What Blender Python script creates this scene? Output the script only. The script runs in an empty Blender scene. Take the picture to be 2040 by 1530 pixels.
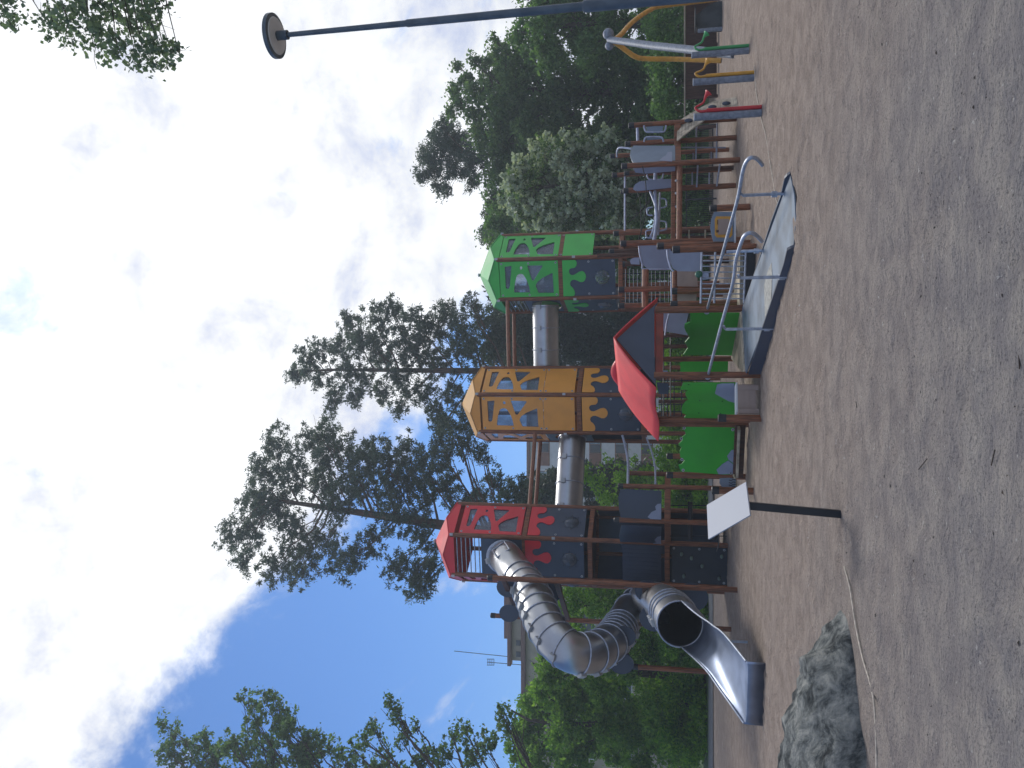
import bpy, bmesh, math, random
import numpy as np
from mathutils import Vector, Matrix, noise
from mathutils.geometry import tessellate_polygon

S = bpy.context.scene
COL = S.collection
# ---------------------------------------------------------------- camera
F = 1600.0; TH = math.radians(11.42); CT, ST = math.cos(TH), math.sin(TH); EYE = 1.4
cam_d = bpy.data.cameras.new("Camera"); cam = bpy.data.objects.new("Camera", cam_d); COL.objects.link(cam)
cam_d.sensor_width = 36; cam_d.lens = 36 * F / 2040; cam_d.clip_end = 2000; cam_d.clip_start = 0.05
_up = Vector((0, -ST, CT)); _fw = Vector((0, CT, ST)); _rt = Vector((1, 0, 0))
# the phone was held upright and its picture stored on its side: camera rolled by 90 degrees
cam.matrix_world = Matrix(((-_up.x, _rt.x, -_fw.x, 0), (-_up.y, _rt.y, -_fw.y, 0), (-_up.z, _rt.z, -_fw.z, EYE), (0, 0, 0, 1)))
S.camera = cam
# ---------------------------------------------------------------- light
SUN_AZ = math.radians(14)      # to the right of straight ahead
SUN_EL = math.radians(50)
sun_dir = Vector((math.sin(SUN_AZ) * math.cos(SUN_EL), math.cos(SUN_AZ) * math.cos(SUN_EL), math.sin(SUN_EL)))
sd = bpy.data.lights.new("Sun", 'SUN'); sd.energy = 1.8; sd.angle = math.radians(14); sd.color = (1, .95, .88)
so = bpy.data.objects.new("Sun", sd); COL.objects.link(so); so.location = sun_dir * 50
so.rotation_euler = sun_dir.to_track_quat('Z', 'Y').to_euler()
S.view_settings.view_transform = 'Standard'; S.view_settings.look = 'None'
S.view_settings.exposure = 0.0; S.view_settings.gamma = 1.0; S.view_settings.use_curve_mapping = False
S.cycles.use_denoising = True
try:
    S.cycles.denoiser = 'OPENIMAGEDENOISE'; S.cycles.denoising_input_passes = 'RGB_ALBEDO_NORMAL'
except Exception: pass
S.cycles.max_bounces = 6; S.cycles.diffuse_bounces = 3; S.cycles.glossy_bounces = 3; S.cycles.transparent_max_bounces = 12
S.cycles.transmission_bounces = 4; S.cycles.caustics_reflective = False; S.cycles.caustics_refractive = False

# ---------------------------------------------------------------- picture pixel -> world helpers (photo x grows to the ground, y grows to the left)
def ray(x, y):
    a = (1530 - y - 765) / F; b = (1020 - x) / F
    return Vector((a, CT - b * ST, ST + b * CT))
def at(x, y, Y):
    d = ray(x, y); return Vector((0, 0, EYE)) + d * (Y / d.y)
def gnd(x, y, z=0.0):
    d = ray(x, y); return Vector((0, 0, EYE)) + d * ((z - EYE) / d.z)
def H(x, Y): return at(x, 765, Y).z
def onp(x, y, P, Q):
    n = Vector((Q[1] - P[1], -(Q[0] - P[0]), 0)); d = ray(x, y)
    t = (n.x * P[0] + n.y * P[1]) / (n.x * d.x + n.y * d.y)
    return Vector((0, 0, EYE)) + d * t

W = bpy.data.worlds.new("World"); S.world = W; W.use_nodes = True
def build_world():
    nt = W.node_tree; N = nt.nodes; L = nt.links; N.clear()
    def nd(t, **k):
        n = N.new(t)
        for a, b in k.items(): setattr(n, a, b)
        return n
    def m(op, a, b=None, c=None, clamp=False):
        n = N.new('ShaderNodeMath'); n.operation = op; n.use_clamp = clamp
        for i, v in enumerate((a, b, c)):
            if v is None: continue
            if isinstance(v, (int, float)): n.inputs[i].default_value = v
            else: L.new(v, n.inputs[i])
        return n.outputs[0]
    out = nd('ShaderNodeOutputWorld'); bg = nd('ShaderNodeBackground'); bg.inputs[1].default_value = 0.1
    L.new(bg.outputs[0], out.inputs[0])
    sky = nd('ShaderNodeTexSky', sky_type='NISHITA'); sky.sun_disc = False
    sky.sun_elevation = SUN_EL; sky.sun_rotation = SUN_AZ; sky.air_density = 1.0; sky.dust_density = .6; sky.ozone_density = 2.5
    tc = nd('ShaderNodeTexCoord'); D = tc.outputs['Generated']
    sp = nd('ShaderNodeSeparateXYZ'); L.new(D, sp.inputs[0])
    def dot(v):
        n = nd('ShaderNodeVectorMath', operation='DOT_PRODUCT'); L.new(D, n.inputs[0]); n.inputs[1].default_value = v; return n.outputs['Value']
    # cloud deck seen in perspective: x/(z+c), y/(z+c)
    zz = m('MAXIMUM', m('ADD', sp.outputs['Z'], .22), .05)
    px = m('DIVIDE', sp.outputs['X'], zz); py = m('DIVIDE', sp.outputs['Y'], zz)
    cb = nd('ShaderNodeCombineXYZ'); L.new(px, cb.inputs[0]); L.new(py, cb.inputs[1])
    def nz(scale, detail, rough, dist, vec, off=(0, 0, 0), sc=(1, 1, 1)):
        mp = nd('ShaderNodeMapping'); L.new(vec, mp.inputs[0]); mp.inputs['Location'].default_value = off; mp.inputs['Scale'].default_value = sc
        n = nd('ShaderNodeTexNoise'); L.new(mp.outputs[0], n.inputs['Vector']); n.inputs['Scale'].default_value = scale
        n.inputs['Detail'].default_value = detail; n.inputs['Roughness'].default_value = rough; n.inputs['Distortion'].default_value = dist
        return n.outputs['Fac']
    P = cb.outputs[0]
    d1 = ray(225, 1530); d2 = ray(800, 865); n = d1.cross(d2).normalized()
    if n.dot(ray(200, 400)) < 0: n = -n
    edge = dot(n)
    big = nz(3.0, 3, .5, 0, D, (3.1, 1.2, 0)); fine = nz(5.5, 10, .60, .15, D, (.3, .7, 0))
    e = m('ADD', edge, m('MULTIPLY', m('SUBTRACT', big, .5), .05))
    e = m('ADD', e, m('MULTIPLY', m('SUBTRACT', fine, .5), .24))
    mr = nd('ShaderNodeMapRange', interpolation_type='SMOOTHSTEP'); L.new(e, mr.inputs[0]); mr.inputs[1].default_value = -.012; mr.inputs[2].default_value = .035
    mask = mr.outputs[0]
    # small holes in the deck
    hn = nz(5.2, 9, .62, .5, D, (5.2, 8.1, 2), (1, 1, 1.3))
    hr = nd('ShaderNodeMapRange', interpolation_type='SMOOTHSTEP'); L.new(hn, hr.inputs[0]); hr.inputs[1].default_value = .60; hr.inputs[2].default_value = .74
    mask = m('MULTIPLY', mask, m('SUBTRACT', 1, m('MULTIPLY', hr.outputs[0], .55)))
    # wisps in the blue
    wn = nz(2.6, 6, .6, .3, P, (1.1, 4.4, 0), (2.4, .8, 1))
    wr = nd('ShaderNodeMapRange', interpolation_type='SMOOTHSTEP'); L.new(wn, wr.inputs[0]); wr.inputs[1].default_value = .57; wr.inputs[2].default_value = .76
    mask = m('MAXIMUM', mask, m('MULTIPLY', wr.outputs[0], .55))
    # behind the photographer thinner, mixed cover
    back = nd('ShaderNodeMapRange'); L.new(sp.outputs['Y'], back.inputs[0]); back.inputs[1].default_value = -.2; back.inputs[2].default_value = .2
    mask = m('MULTIPLY', mask, m('ADD', m('MULTIPLY', back.outputs[0], .55), .45))
    # cloud brightness: thick parts greyer, near the hidden sun brighter
    sh = nz(3.0, 8, .55, .35, P, (0, 0, 0), (.8, .9, 1)); sh2 = nz(9, 8, .62, .2, D, (2, 5, 0), (1, 1, 1.25))
    glow = m('POWER', m('MAXIMUM', dot(sun_dir), 0), 7)
    br = m('ADD', m('MULTIPLY', m('SUBTRACT', sh, .5), 6.5), m('MULTIPLY', m('SUBTRACT', sh2, .5), 17.0))
    br = m('ADD', br, m('MULTIPLY', glow, 4.0)); br = m('ADD', br, 9.2)
    br = m('MINIMUM', m('MAXIMUM', br, 6.0), 13.0)
    cr = nd('ShaderNodeMapRange', interpolation_type='SMOOTHSTEP'); L.new(br, cr.inputs[0]); cr.inputs[1].default_value = 6; cr.inputs[2].default_value = 10.5
    tint = nd('ShaderNodeMix', data_type='RGBA'); L.new(cr.outputs[0], tint.inputs[0]); tint.inputs[6].default_value = (.82, .92, 1.27, 1); tint.inputs[7].default_value = (.985, 1.0, 1.03, 1)
    cc = nd('ShaderNodeVectorMath', operation='SCALE'); L.new(tint.outputs[2], cc.inputs[0]); L.new(br, cc.inputs['Scale'])
    sc = nd('ShaderNodeVectorMath', operation='MULTIPLY'); L.new(sky.outputs[0], sc.inputs[0]); sc.inputs[1].default_value = (.50, .84, 1.28)
    mx = nd('ShaderNodeMix', data_type='RGBA'); L.new(mask, mx.inputs[0]); L.new(sc.outputs[0], mx.inputs[6]); L.new(cc.outputs[0], mx.inputs[7])
    L.new(mx.outputs[2], bg.inputs[0])
build_world()

# ---------------------------------------------------------------- materials
def mat(name, c, rough=.5, metal=0.0, var=.15, nscale=3.0, bump=0.0, bscale=40.0, stretch=None, c2=None, spec=.5, trans=0.0, edge=(.4, .6), det=4, coat=0.0):
    M = bpy.data.materials.new(name); M.use_nodes = True; nt = M.node_tree; N = nt.nodes; L = nt.links
    b = N['Principled BSDF']; b.inputs['Roughness'].default_value = rough; b.inputs['Metallic'].default_value = metal
    b.inputs['Specular IOR Level'].default_value = spec; b.inputs['Coat Weight'].default_value = coat
    tc = N.new('ShaderNodeTexCoord'); mp = N.new('ShaderNodeMapping'); L.new(tc.outputs['Object'], mp.inputs[0])
    if stretch: mp.inputs['Scale'].default_value = stretch
    n = N.new('ShaderNodeTexNoise'); n.inputs['Scale'].default_value = nscale; n.inputs['Detail'].default_value = det; L.new(mp.outputs[0], n.inputs['Vector'])
    cr = N.new('ShaderNodeValToRGB'); L.new(n.outputs['Fac'], cr.inputs[0])
    cr.color_ramp.elements[0].position = edge[0]; cr.color_ramp.elements[1].position = edge[1]
    lo = tuple(v * (1 - var) for v in c); hi = tuple(min(1, v * (1 + var)) for v in c) if c2 is None else c2
    cr.color_ramp.elements[0].color = (*lo, 1); cr.color_ramp.elements[1].color = (*hi, 1)
    L.new(cr.outputs[0], b.inputs['Base Color'])
    rr = N.new('ShaderNodeMapRange'); L.new(n.outputs['Fac'], rr.inputs[0]); rr.inputs[3].default_value = max(.02, rough - .08); rr.inputs[4].default_value = min(1, rough + .08)
    L.new(rr.outputs[0], b.inputs['Roughness'])
    if bump:
        n2 = N.new('ShaderNodeTexNoise'); n2.inputs['Scale'].default_value = bscale; n2.inputs['Detail'].default_value = 6; L.new(mp.outputs[0], n2.inputs['Vector'])
        bp = N.new('ShaderNodeBump'); bp.inputs['Strength'].default_value = bump; bp.inputs['Distance'].default_value = .02; L.new(n2.outputs['Fac'], bp.inputs['Height'])
        L.new(bp.outputs[0], b.inputs['Normal'])
    return M
def leafmat(name, c, c2, trans=.45, rough=.5):
    M = bpy.data.materials.new(name); M.use_nodes = True; nt = M.node_tree; N = nt.nodes; L = nt.links
    b = N['Principled BSDF']; out = N['Material Output']; b.inputs['Roughness'].default_value = rough; b.inputs['Specular IOR Level'].default_value = .3
    g = N.new('ShaderNodeNewGeometry'); tc = N.new('ShaderNodeTexCoord')
    n = N.new('ShaderNodeTexNoise'); n.inputs['Scale'].default_value = .8; n.inputs['Detail'].default_value = 2; L.new(tc.outputs['Object'], n.inputs['Vector'])
    a = N.new('ShaderNodeMath'); a.operation = 'ADD'; L.new(n.outputs['Fac'], a.inputs[0])
    r = N.new('ShaderNodeMath'); r.operation = 'MULTIPLY_ADD'; L.new(g.outputs['Random Per Island'], r.inputs[0]); r.inputs[1].default_value = .7; r.inputs[2].default_value = -.35
    L.new(r.outputs[0], a.inputs[1])
    cr = N.new('ShaderNodeValToRGB'); L.new(a.outputs[0], cr.inputs[0]); cr.color_ramp.elements[0].position = .2; cr.color_ramp.elements[1].position = .8
    cr.color_ramp.elements[0].color = (*c, 1); cr.color_ramp.elements[1].color = (*c2, 1)
    L.new(cr.outputs[0], b.inputs['Base Color'])
    t = N.new('ShaderNodeBsdfTranslucent'); mx = N.new('ShaderNodeMixShader'); mx.inputs[0].default_value = trans
    sc = N.new('ShaderNodeVectorMath'); sc.operation = 'MULTIPLY'; L.new(cr.outputs[0], sc.inputs[0]); sc.inputs[1].default_value = (1.3, 1.35, .7); L.new(sc.outputs[0], t.inputs[0])
    L.new(b.outputs[0], mx.inputs[1]); L.new(t.outputs[0], mx.inputs[2]); L.new(mx.outputs[0], out.inputs[0])
    return M

m_wood = mat('brown_wood', (.19, .066, .026), .55, var=.35, nscale=6, stretch=(5, 5, .5), bump=.25, bscale=30)
m_wood_d = mat('dark_wood', (.085, .032, .016), .6, var=.3, nscale=6, stretch=(5, 5, .5), bump=.25, bscale=30)
m_log = mat('log_wood', (.25, .105, .058), .6, var=.25, nscale=8, stretch=(1, 5, 5), bump=.3, bscale=30)
m_plank = mat('pale_planks', (.42, .36, .27), .7, var=.3, nscale=6, bump=.3, bscale=25)
m_tan = mat('tan_board', (.34, .26, .22), .55, var=.08)
m_red = mat('red_board', (.68, .020, .032), .38, var=.07, nscale=1.5, bump=.04, bscale=8)
m_redroof = mat('lit_red_roof_board', (.74, .06, .065), .6, var=.10, nscale=1.5, bump=.04, bscale=8)  # brighter red copy: light on upward faces put into the colour
m_yel = mat('yellow_board', (.76, .33, .045), .38, var=.06, nscale=1.5, bump=.04, bscale=8)
m_yelroof = mat('lit_yellow_roof_board', (.66, .36, .12), .7, var=.06, nscale=1.5, spec=.25)  # paler copy of the yellow, top light is in the colour
m_grn = mat('green_board', (.045, .47, .06), .38, var=.07, nscale=1.5, bump=.04, bscale=8)
m_grn_l = mat('lit_green_roof_board', (.13, .50, .17), .65, var=.07, nscale=1.5)  # lightened green for the roof top, its brightness painted in
m_hedge = mat('leaf_green_board', (.028, .36, .018), .42, var=.10, nscale=1.2, bump=.05, bscale=6)
m_slate = mat('slate_board', (.036, .052, .088), .42, var=.12, nscale=1.5, bump=.05, bscale=8)
m_black = mat('black_board', (.010, .013, .022), .45, var=.2)
m_lav = mat('pale_grey_board', (.25, .29, .40), .4, var=.06)
m_grey = mat('grey_board', (.16, .22, .30), .42, var=.08)
m_steel = mat('brushed_steel', (.37, .385, .41), .34, 1.0, var=.06, nscale=2.2)
m_steel_in = mat('steel_tray', (.27, .32, .43), .46, 1.0, var=.10, nscale=3, bump=.03, bscale=2)
m_galv = mat('galvanised_tube', (.38, .42, .50), .45, .7, var=.15, nscale=15)
m_galv_p = mat('painted_grey_tube', (.34, .38, .50), .42, .2, var=.12, nscale=12)
m_zinc = mat('zinc_post', (.19, .22, .27), .55, .15, var=.2, nscale=14)
m_cap = mat('black_cap', (.012, .014, .02), .5, var=.2)
m_plate = mat('bolt_plate', (.42, .44, .46), .5, .2, var=.1)
m_rope = mat('black_rope', (.015, .017, .022), .8, var=.2, nscale=60)
m_white = mat('white_sign', (.36, .39, .45), .6, var=.03, nscale=.8)
m_signpost = mat('black_painted_post', (.010, .013, .018), .4, var=.2)
m_lamp = mat('lamp_pole', (.075, .10, .125), .4, .3, var=.15, nscale=6)
m_lampdisc = mat('lamp_shade_underside', (.62, .65, .66), .5, var=.05)
m_yelpipe = mat('yellow_pipe', (.60, .30, .03), .4, var=.12, nscale=8)
m_redpipe = mat('red_pipe', (.50, .02, .03), .4, var=.12)
m_grnpipe = mat('green_pipe', (.04, .30, .09), .4, var=.12)
m_bark = mat('bark', (.075, .058, .045), .9, var=.4, nscale=6, stretch=(3, 3, .6), bump=.6, bscale=14)
m_pbark = mat('pine_bark', (.11, .065, .045), .9, var=.35, nscale=5, stretch=(3, 3, .6), bump=.6, bscale=12)
m_fence = mat('brown_fence_wood', (.085, .04, .028), .7, var=.3, nscale=5, stretch=(8, 8, .6))
m_fencetop = mat('fence_top_rail', (.30, .26, .20), .7, var=.2)
m_conc = mat('dark_grey_panel', (.045, .052, .056), .8, var=.35, nscale=3, bump=.3, bscale=10)
m_beige = mat('beige_render', (.42, .38, .29), .85, var=.06, nscale=2)
m_bwhite = mat('white_render', (.62, .64, .66), .85, var=.05, nscale=2)
m_bbrown = mat('brown_cladding', (.20, .09, .055), .8, var=.12)
m_fascia = mat('brown_roof_edge', (.16, .085, .07), .6, var=.1)
m_winglass = mat('window_glass', (.035, .045, .055), .12, var=.3, nscale=.6)
m_winlit = mat('painted_reflection_glass', (.22, .32, .38), .15, var=.2)  # sky reflection painted in as a pale blue base colour
m_cord = mat('pale_cord', (.50, .44, .36), .8, var=.2, nscale=20)
m_redwood = mat('red_stained_wood', (.22, .035, .02), .6, var=.2)
m_strip = mat('green_knob', (.02, .12, .07), .4, var=.1)
m_rampd = mat('ramp_board', (.11, .155, .215), .45, var=.3, nscale=2.2, bump=.08, bscale=14, det=8)
m_reflection = mat('deck_reflection', (.20, .21, .21), .5, .3, var=.3, nscale=20)  # stands in for a reflection on the ramp deck

def glassmat():
    M = bpy.data.materials.new('acrylic_pane'); M.use_nodes = True; nt = M.node_tree; N = nt.nodes; L = nt.links
    b = N['Principled BSDF']; out = N['Material Output']; b.inputs['Roughness'].default_value = .08; b.inputs['Base Color'].default_value = (.16, .19, .24, 1)
    b.inputs['Specular IOR Level'].default_value = .8
    t = N.new('ShaderNodeBsdfTransparent'); t.inputs[0].default_value = (.72, .76, .8, 1); mx = N.new('ShaderNodeMixShader')
    n = N.new('ShaderNodeTexNoise'); n.inputs['Scale'].default_value = 3; n.inputs['Detail'].default_value = 6
    mr = N.new('ShaderNodeMapRange'); L.new(n.outputs['Fac'], mr.inputs[0]); mr.inputs[1].default_value = .3; mr.inputs[2].default_value = .7; mr.inputs[3].default_value = .3; mr.inputs[4].default_value = .7
    L.new(mr.outputs[0], mx.inputs[0]); L.new(t.outputs[0], mx.inputs[1]); L.new(b.outputs[0], mx.inputs[2]); L.new(mx.outputs[0], out.inputs[0])
    return M
m_pane = glassmat()

def sandmat():
    M = bpy.data.materials.new('sandy_ground'); M.use_nodes = True; nt = M.node_tree; N = nt.nodes; L = nt.links
    b = N['Principled BSDF']; b.inputs['Roughness'].default_value = .95; b.inputs['Specular IOR Level'].default_value = .15
    tc = N.new('ShaderNodeTexCoord'); P = tc.outputs['Object']
    def nz(s, d, r, st=(1, 1, 1), dist=0):
        mp = N.new('ShaderNodeMapping'); L.new(P, mp.inputs[0]); mp.inputs['Scale'].default_value = st
        n = N.new('ShaderNodeTexNoise'); n.inputs['Scale'].default_value = s; n.inputs['Detail'].default_value = d; n.inputs['Roughness'].default_value = r; n.inputs['Distortion'].default_value = dist
        L.new(mp.outputs[0], n.inputs['Vector']); return n.outputs['Fac']
    def mixc(f, a, bb, mode='MIX'):
        n = N.new('ShaderNodeMix'); n.data_type = 'RGBA'; n.blend_type = mode
        if isinstance(f, float): n.inputs[0].default_value = f
        else: L.new(f, n.inputs[0])
        for i, v in ((6, a), (7, bb)):
            if isinstance(v, tuple): n.inputs[i].default_value = (*v, 1)
            else: L.new(v, n.inputs[i])
        return n.outputs[2]
    def ramp(v, a, bb):
        mr = N.new('ShaderNodeMapRange'); mr.interpolation_type = 'SMOOTHSTEP'; L.new(v, mr.inputs[0]); mr.inputs[1].default_value = a; mr.inputs[2].default_value = bb; return mr.outputs[0]
    big = nz(.55, 6, .6, dist=.4); mid = nz(3.2, 7, .65, dist=.3); grit = nz(60, 5, .75); peb = nz(22, 3, .6)
    # ground colour turns warmer with distance and greyer near the camera
    sp = N.new('ShaderNodeSeparateXYZ'); L.new(P, sp.inputs[0])
    yy = N.new('ShaderNodeMath'); yy.operation = 'MULTIPLY_ADD'; L.new(big, yy.inputs[0]); yy.inputs[1].default_value = 5; L.new(sp.outputs['Y'], yy.inputs[2])
    warm = ramp(yy.outputs[0], 4.5, 13.5)
    grey = mixc(ramp(mid, .35, .68), (.262, .248, .252), (.37, .345, .32))
    sand = mixc(ramp(mid, .3, .7), (.30, .240, .200), (.43, .35, .295))
    c = mixc(warm, grey, sand)
    c = mixc(ramp(big, .60, .80), c, (.35, .31, .265))
    c = mixc(ramp(grit, .36, .50), mixc(.5, c, (.03, .03, .04)), c)
    c = mixc(ramp(peb, .66, .72), c, (.46, .44, .42))
    c = mixc(ramp(nz(17, 3, .6), .69, .73), c, (.05, .045, .045))
    L.new(c, b.inputs['Base Color'])
    h = N.new('ShaderNodeMath'); h.operation = 'MULTIPLY_ADD'; L.new(mid, h.inputs[0]); h.inputs[1].default_value = 2.2
    h2 = N.new('ShaderNodeMath'); h2.operation = 'MULTIPLY_ADD'; L.new(grit, h2.inputs[0]); h2.inputs[1].default_value = .35; L.new(nz(11, 6, .65, (.6, 1.3, 1)), h2.inputs[2])
    L.new(h2.outputs[0], h.inputs[2])
    bp = N.new('ShaderNodeBump'); bp.inputs['Strength'].default_value = .95; bp.inputs['Distance'].default_value = .07; L.new(h.outputs[0], bp.inputs['Height']); L.new(bp.outputs[0], b.inputs['Normal'])
    return M
def rockmat():
    M = bpy.data.materials.new('granite_rock'); M.use_nodes = True; nt = M.node_tree; N = nt.nodes; L = nt.links
    b = N['Principled BSDF']; b.inputs['Roughness'].default_value = .85; b.inputs['Specular IOR Level'].default_value = .25
    tc = N.new('ShaderNodeTexCoord')
    n = N.new('ShaderNodeTexNoise'); n.inputs['Scale'].default_value = 5; n.inputs['Detail'].default_value = 10; n.inputs['Roughness'].default_value = .7; n.inputs['Distortion'].default_value = .6; L.new(tc.outputs['Object'], n.inputs['Vector'])
    cr = N.new('ShaderNodeValToRGB'); L.new(n.outputs['Fac'], cr.inputs[0])
    for i, (p, c) in enumerate(((.32, (.014, .017, .019)), (.43, (.075, .085, .085)), (.52, (.22, .235, .225)), (.64, (.42, .42, .385)))):
        e = cr.color_ramp.elements[i] if i < 2 else cr.color_ramp.elements.new(p)
        e.position = p; e.color = (*c, 1)
    L.new(cr.outputs[0], b.inputs['Base Color'])
    n2 = N.new('ShaderNodeTexNoise'); n2.inputs['Scale'].default_value = 16; n2.inputs['Detail'].default_value = 9; n2.inputs['Roughness'].default_value = .7; L.new(tc.outputs['Object'], n2.inputs['Vector'])
    bp = N.new('ShaderNodeBump'); bp.inputs['Strength'].default_value = 1; bp.inputs['Distance'].default_value = .06; L.new(n2.outputs['Fac'], bp.inputs['Height']); L.new(bp.outputs[0], b.inputs['Normal'])
    return M

# ---------------------------------------------------------------- object helpers
def tag(o, label=None, cat=None, group=None, kind=None):
    if label: o['label'] = label
    if cat: o['category'] = cat
    if group: o['group'] = group
    if kind: o['kind'] = kind
    return o
def thing(name, label, cat, loc, group=None):
    o = bpy.data.objects.new(name, None); COL.objects.link(o); o.location = loc; o.empty_display_size = .3
    return tag(o, label, cat, group)
def root_loc(p):
    v = Vector((0, 0, 0))
    while p is not None: v = v + Vector(p.location); p = p.parent
    return v
class MB:
    def __init__(s): s.v = []; s.f = []
    def add(s, vs, fs):
        k = len(s.v); s.v += [Vector(v) for v in vs]; s.f += [tuple(i + k for i in f) for f in fs]; return s
    def bar(s, p, q, w, h=None, up=(0, 0, 1)):
        h = h or w; p = Vector(p); q = Vector(q); d = (q - p).normalized(); u = Vector(up)
        if abs(d.dot(u)) > .95: u = Vector((0, 1, 0))
        r = d.cross(u).normalized(); u = r.cross(d).normalized(); c = []
        e = min(w, h) * .1
        prof = [(-w / 2 + e, -h / 2), (w / 2 - e, -h / 2), (w / 2, -h / 2 + e), (w / 2, h / 2 - e), (w / 2 - e, h / 2), (-w / 2 + e, h / 2), (-w / 2, h / 2 - e), (-w / 2, -h / 2 + e)]
        vs = [p + r * a + u * b for a, b in prof] + [q + r * a + u * b for a, b in prof]
        fs = [(i, (i + 1) % 8, 8 + (i + 1) % 8, 8 + i) for i in range(8)] + [tuple(range(7, -1, -1)), tuple(range(8, 16))]
        return s.add(vs, fs)
    def tube(s, pts, rad, n=12, caps=True, closed=False):
        pts = [Vector(p) for p in pts]; m = len(pts)
        rad = [rad] * m if isinstance(rad, (int, float)) else rad
        vs = []; prev = None
        for i in range(m):
            if closed: d = (pts[(i + 1) % m] - pts[i - 1]).normalized()
            else: d = (pts[min(i + 1, m - 1)] - pts[max(i - 1, 0)]).normalized()
            if prev is None:
                u = Vector((0, 0, 1)) if abs(d.z) < .9 else Vector((0, 1, 0)); r = d.cross(u).normalized()
            else: r = (prev - d * prev.dot(d)).normalized()
            prev = r; u = r.cross(d)
            for k in range(n):
                a = 2 * math.pi * (k + .5) / n; vs.append(pts[i] + (r * math.cos(a) + u * math.sin(a)) * rad[i])
        fs = []
        for i in range(m if closed else m - 1):
            for k in range(n):
                j = (i + 1) % m; fs.append((i * n + k, i * n + (k + 1) % n, j * n + (k + 1) % n, j * n + k))
        if caps and not closed: fs += [tuple(range(n - 1, -1, -1)), tuple(range((m - 1) * n, m * n))]
        return s.add(vs, fs)
    def ball(s, c, r, n=12, m=8):
        c = Vector(c); r = Vector((r, r, r)) if isinstance(r, (int, float)) else Vector(r); vs = [c + Vector((0, 0, r.z))]
        for i in range(1, m):
            t = math.pi * i / m
            for k in range(n):
                p = 2 * math.pi * k / n; vs.append(c + Vector((r.x * math.sin(t) * math.cos(p), r.y * math.sin(t) * math.sin(p), r.z * math.cos(t))))
        vs.append(c - Vector((0, 0, r.z))); fs = [(0, 1 + k, 1 + (k + 1) % n) for k in range(n)]
        for i in range(m - 2):
            for k in range(n): fs.append((1 + i * n + k, 1 + (i + 1) * n + k, 1 + (i + 1) * n + (k + 1) % n, 1 + i * n + (k + 1) % n))
        l = len(vs) - 1; fs += [(l, 1 + (m - 2) * n + (k + 1) % n, 1 + (m - 2) * n + k) for k in range(n)]
        return s.add(vs, fs)
    def sheet(s, loops, off):
        """loops: [outline, hole, ...] of coplanar 3D points; off: thickness vector"""
        off = Vector(off); loops = [[Vector(p) for p in l] for l in loops]; flat = [p for l in loops for p in l]
        tri = tessellate_polygon(loops); n = len(flat)
        fs = [tuple(t) for t in tri] + [tuple(n + i for i in reversed(t)) for t in tri]; k = 0
        for l in loops:
            m = len(l)
            for i in range(m): a, b = k + i, k + (i + 1) % m; fs.append((a, b, n + b, n + a))
            k += m
        return s.add(flat + [p + off for p in flat], fs)
    def build(s, name, m, parent=None, smooth=False, fix=True, loc=None):
        me = bpy.data.meshes.new(name); o = bpy.data.objects.new(name, me); COL.objects.link(o)
        base = root_loc(parent) if parent else (Vector(loc) if loc else Vector((0, 0, 0)))
        me.from_pydata([tuple(v - base) for v in s.v], [], s.f)
        if fix:
            bm = bmesh.new(); bm.from_mesh(me); bmesh.ops.recalc_face_normals(bm, faces=bm.faces); bm.to_mesh(me); bm.free()
        if smooth:
            me.polygons.foreach_set('use_smooth', [True] * len(me.polygons))
            try: me.set_sharp_from_angle(angle=math.radians(40))
            except Exception: pass
        me.materials.append(m)
        if parent: o.parent = parent
        else: o.location = base
        return o
def smooth_path(pts, n=6):
    pts = [Vector(p) for p in pts]; out = []
    for i in range(len(pts) - 1):
        p0, p1, p2, p3 = pts[max(i - 1, 0)], pts[i], pts[i + 1], pts[min(i + 2, len(pts) - 1)]
        for k in range(n):
            t = k / n; out.append(.5 * ((2 * p1) + (p2 - p0) * t + (2 * p0 - 5 * p1 + 4 * p2 - p3) * t * t + (3 * p1 - p0 - 3 * p2 + p3) * t ** 3))
    out.append(pts[-1]); return out

def post(par, xt, y, xr, Y, r=.062, cap=True, m=None, z0=0.0, name='post', foot=False):
    """octagonal post; y is read at photo column xr, top at photo column xt"""
    p = at(xr, y, Y); zt = H(xt, Y)
    o = MB().tube([(p.x, Y, z0), (p.x, Y, zt)], r, 8).build(name, m or m_wood, par)
    if cap: MB().tube([(p.x, Y, zt - .11), (p.x, Y, zt + .012), (p.x, Y, zt + .025)], [r * 1.12, r * 1.12, r * .8], 8).build('post_cap', m_cap, o)
    return Vector((p.x, Y, zt))
def bar2(par, a, b, w, h=None, m=None, name='beam'):
    return MB().bar(at(*a), at(*b), w, h).build(name, m or m_wood, par)
def rod(par, pts, r, m=None, name='rail', n=10, sm=True):
    return MB().tube(smooth_path(pts, 5) if len(pts) > 2 and sm else pts, r, n).build(name, m or m_galv, par, smooth=True)
def board(par, pts, P, Q, th, m, name='panel', holes=(), push=0.0):
    """vertical board through ground points P, Q; outline given in photo pixels"""
    d = Vector((Q[0] - P[0], Q[1] - P[1], 0)).normalized(); n = Vector((d.y, -d.x, 0))
    if n.y > 0: n = -n
    P2 = Vector((P[0], P[1], 0)) + n * push; Q2 = Vector((Q[0], Q[1], 0)) + n * push
    L = [[onp(x, y, P2, Q2) for x, y in lp] for lp in [pts] + list(holes)]
    return MB().sheet(L, -n * th).build(name, m, par)
def zz(pts, ox, oy, sc): return [(ox + a / sc, oy + b / sc) for a, b in pts]

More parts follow.
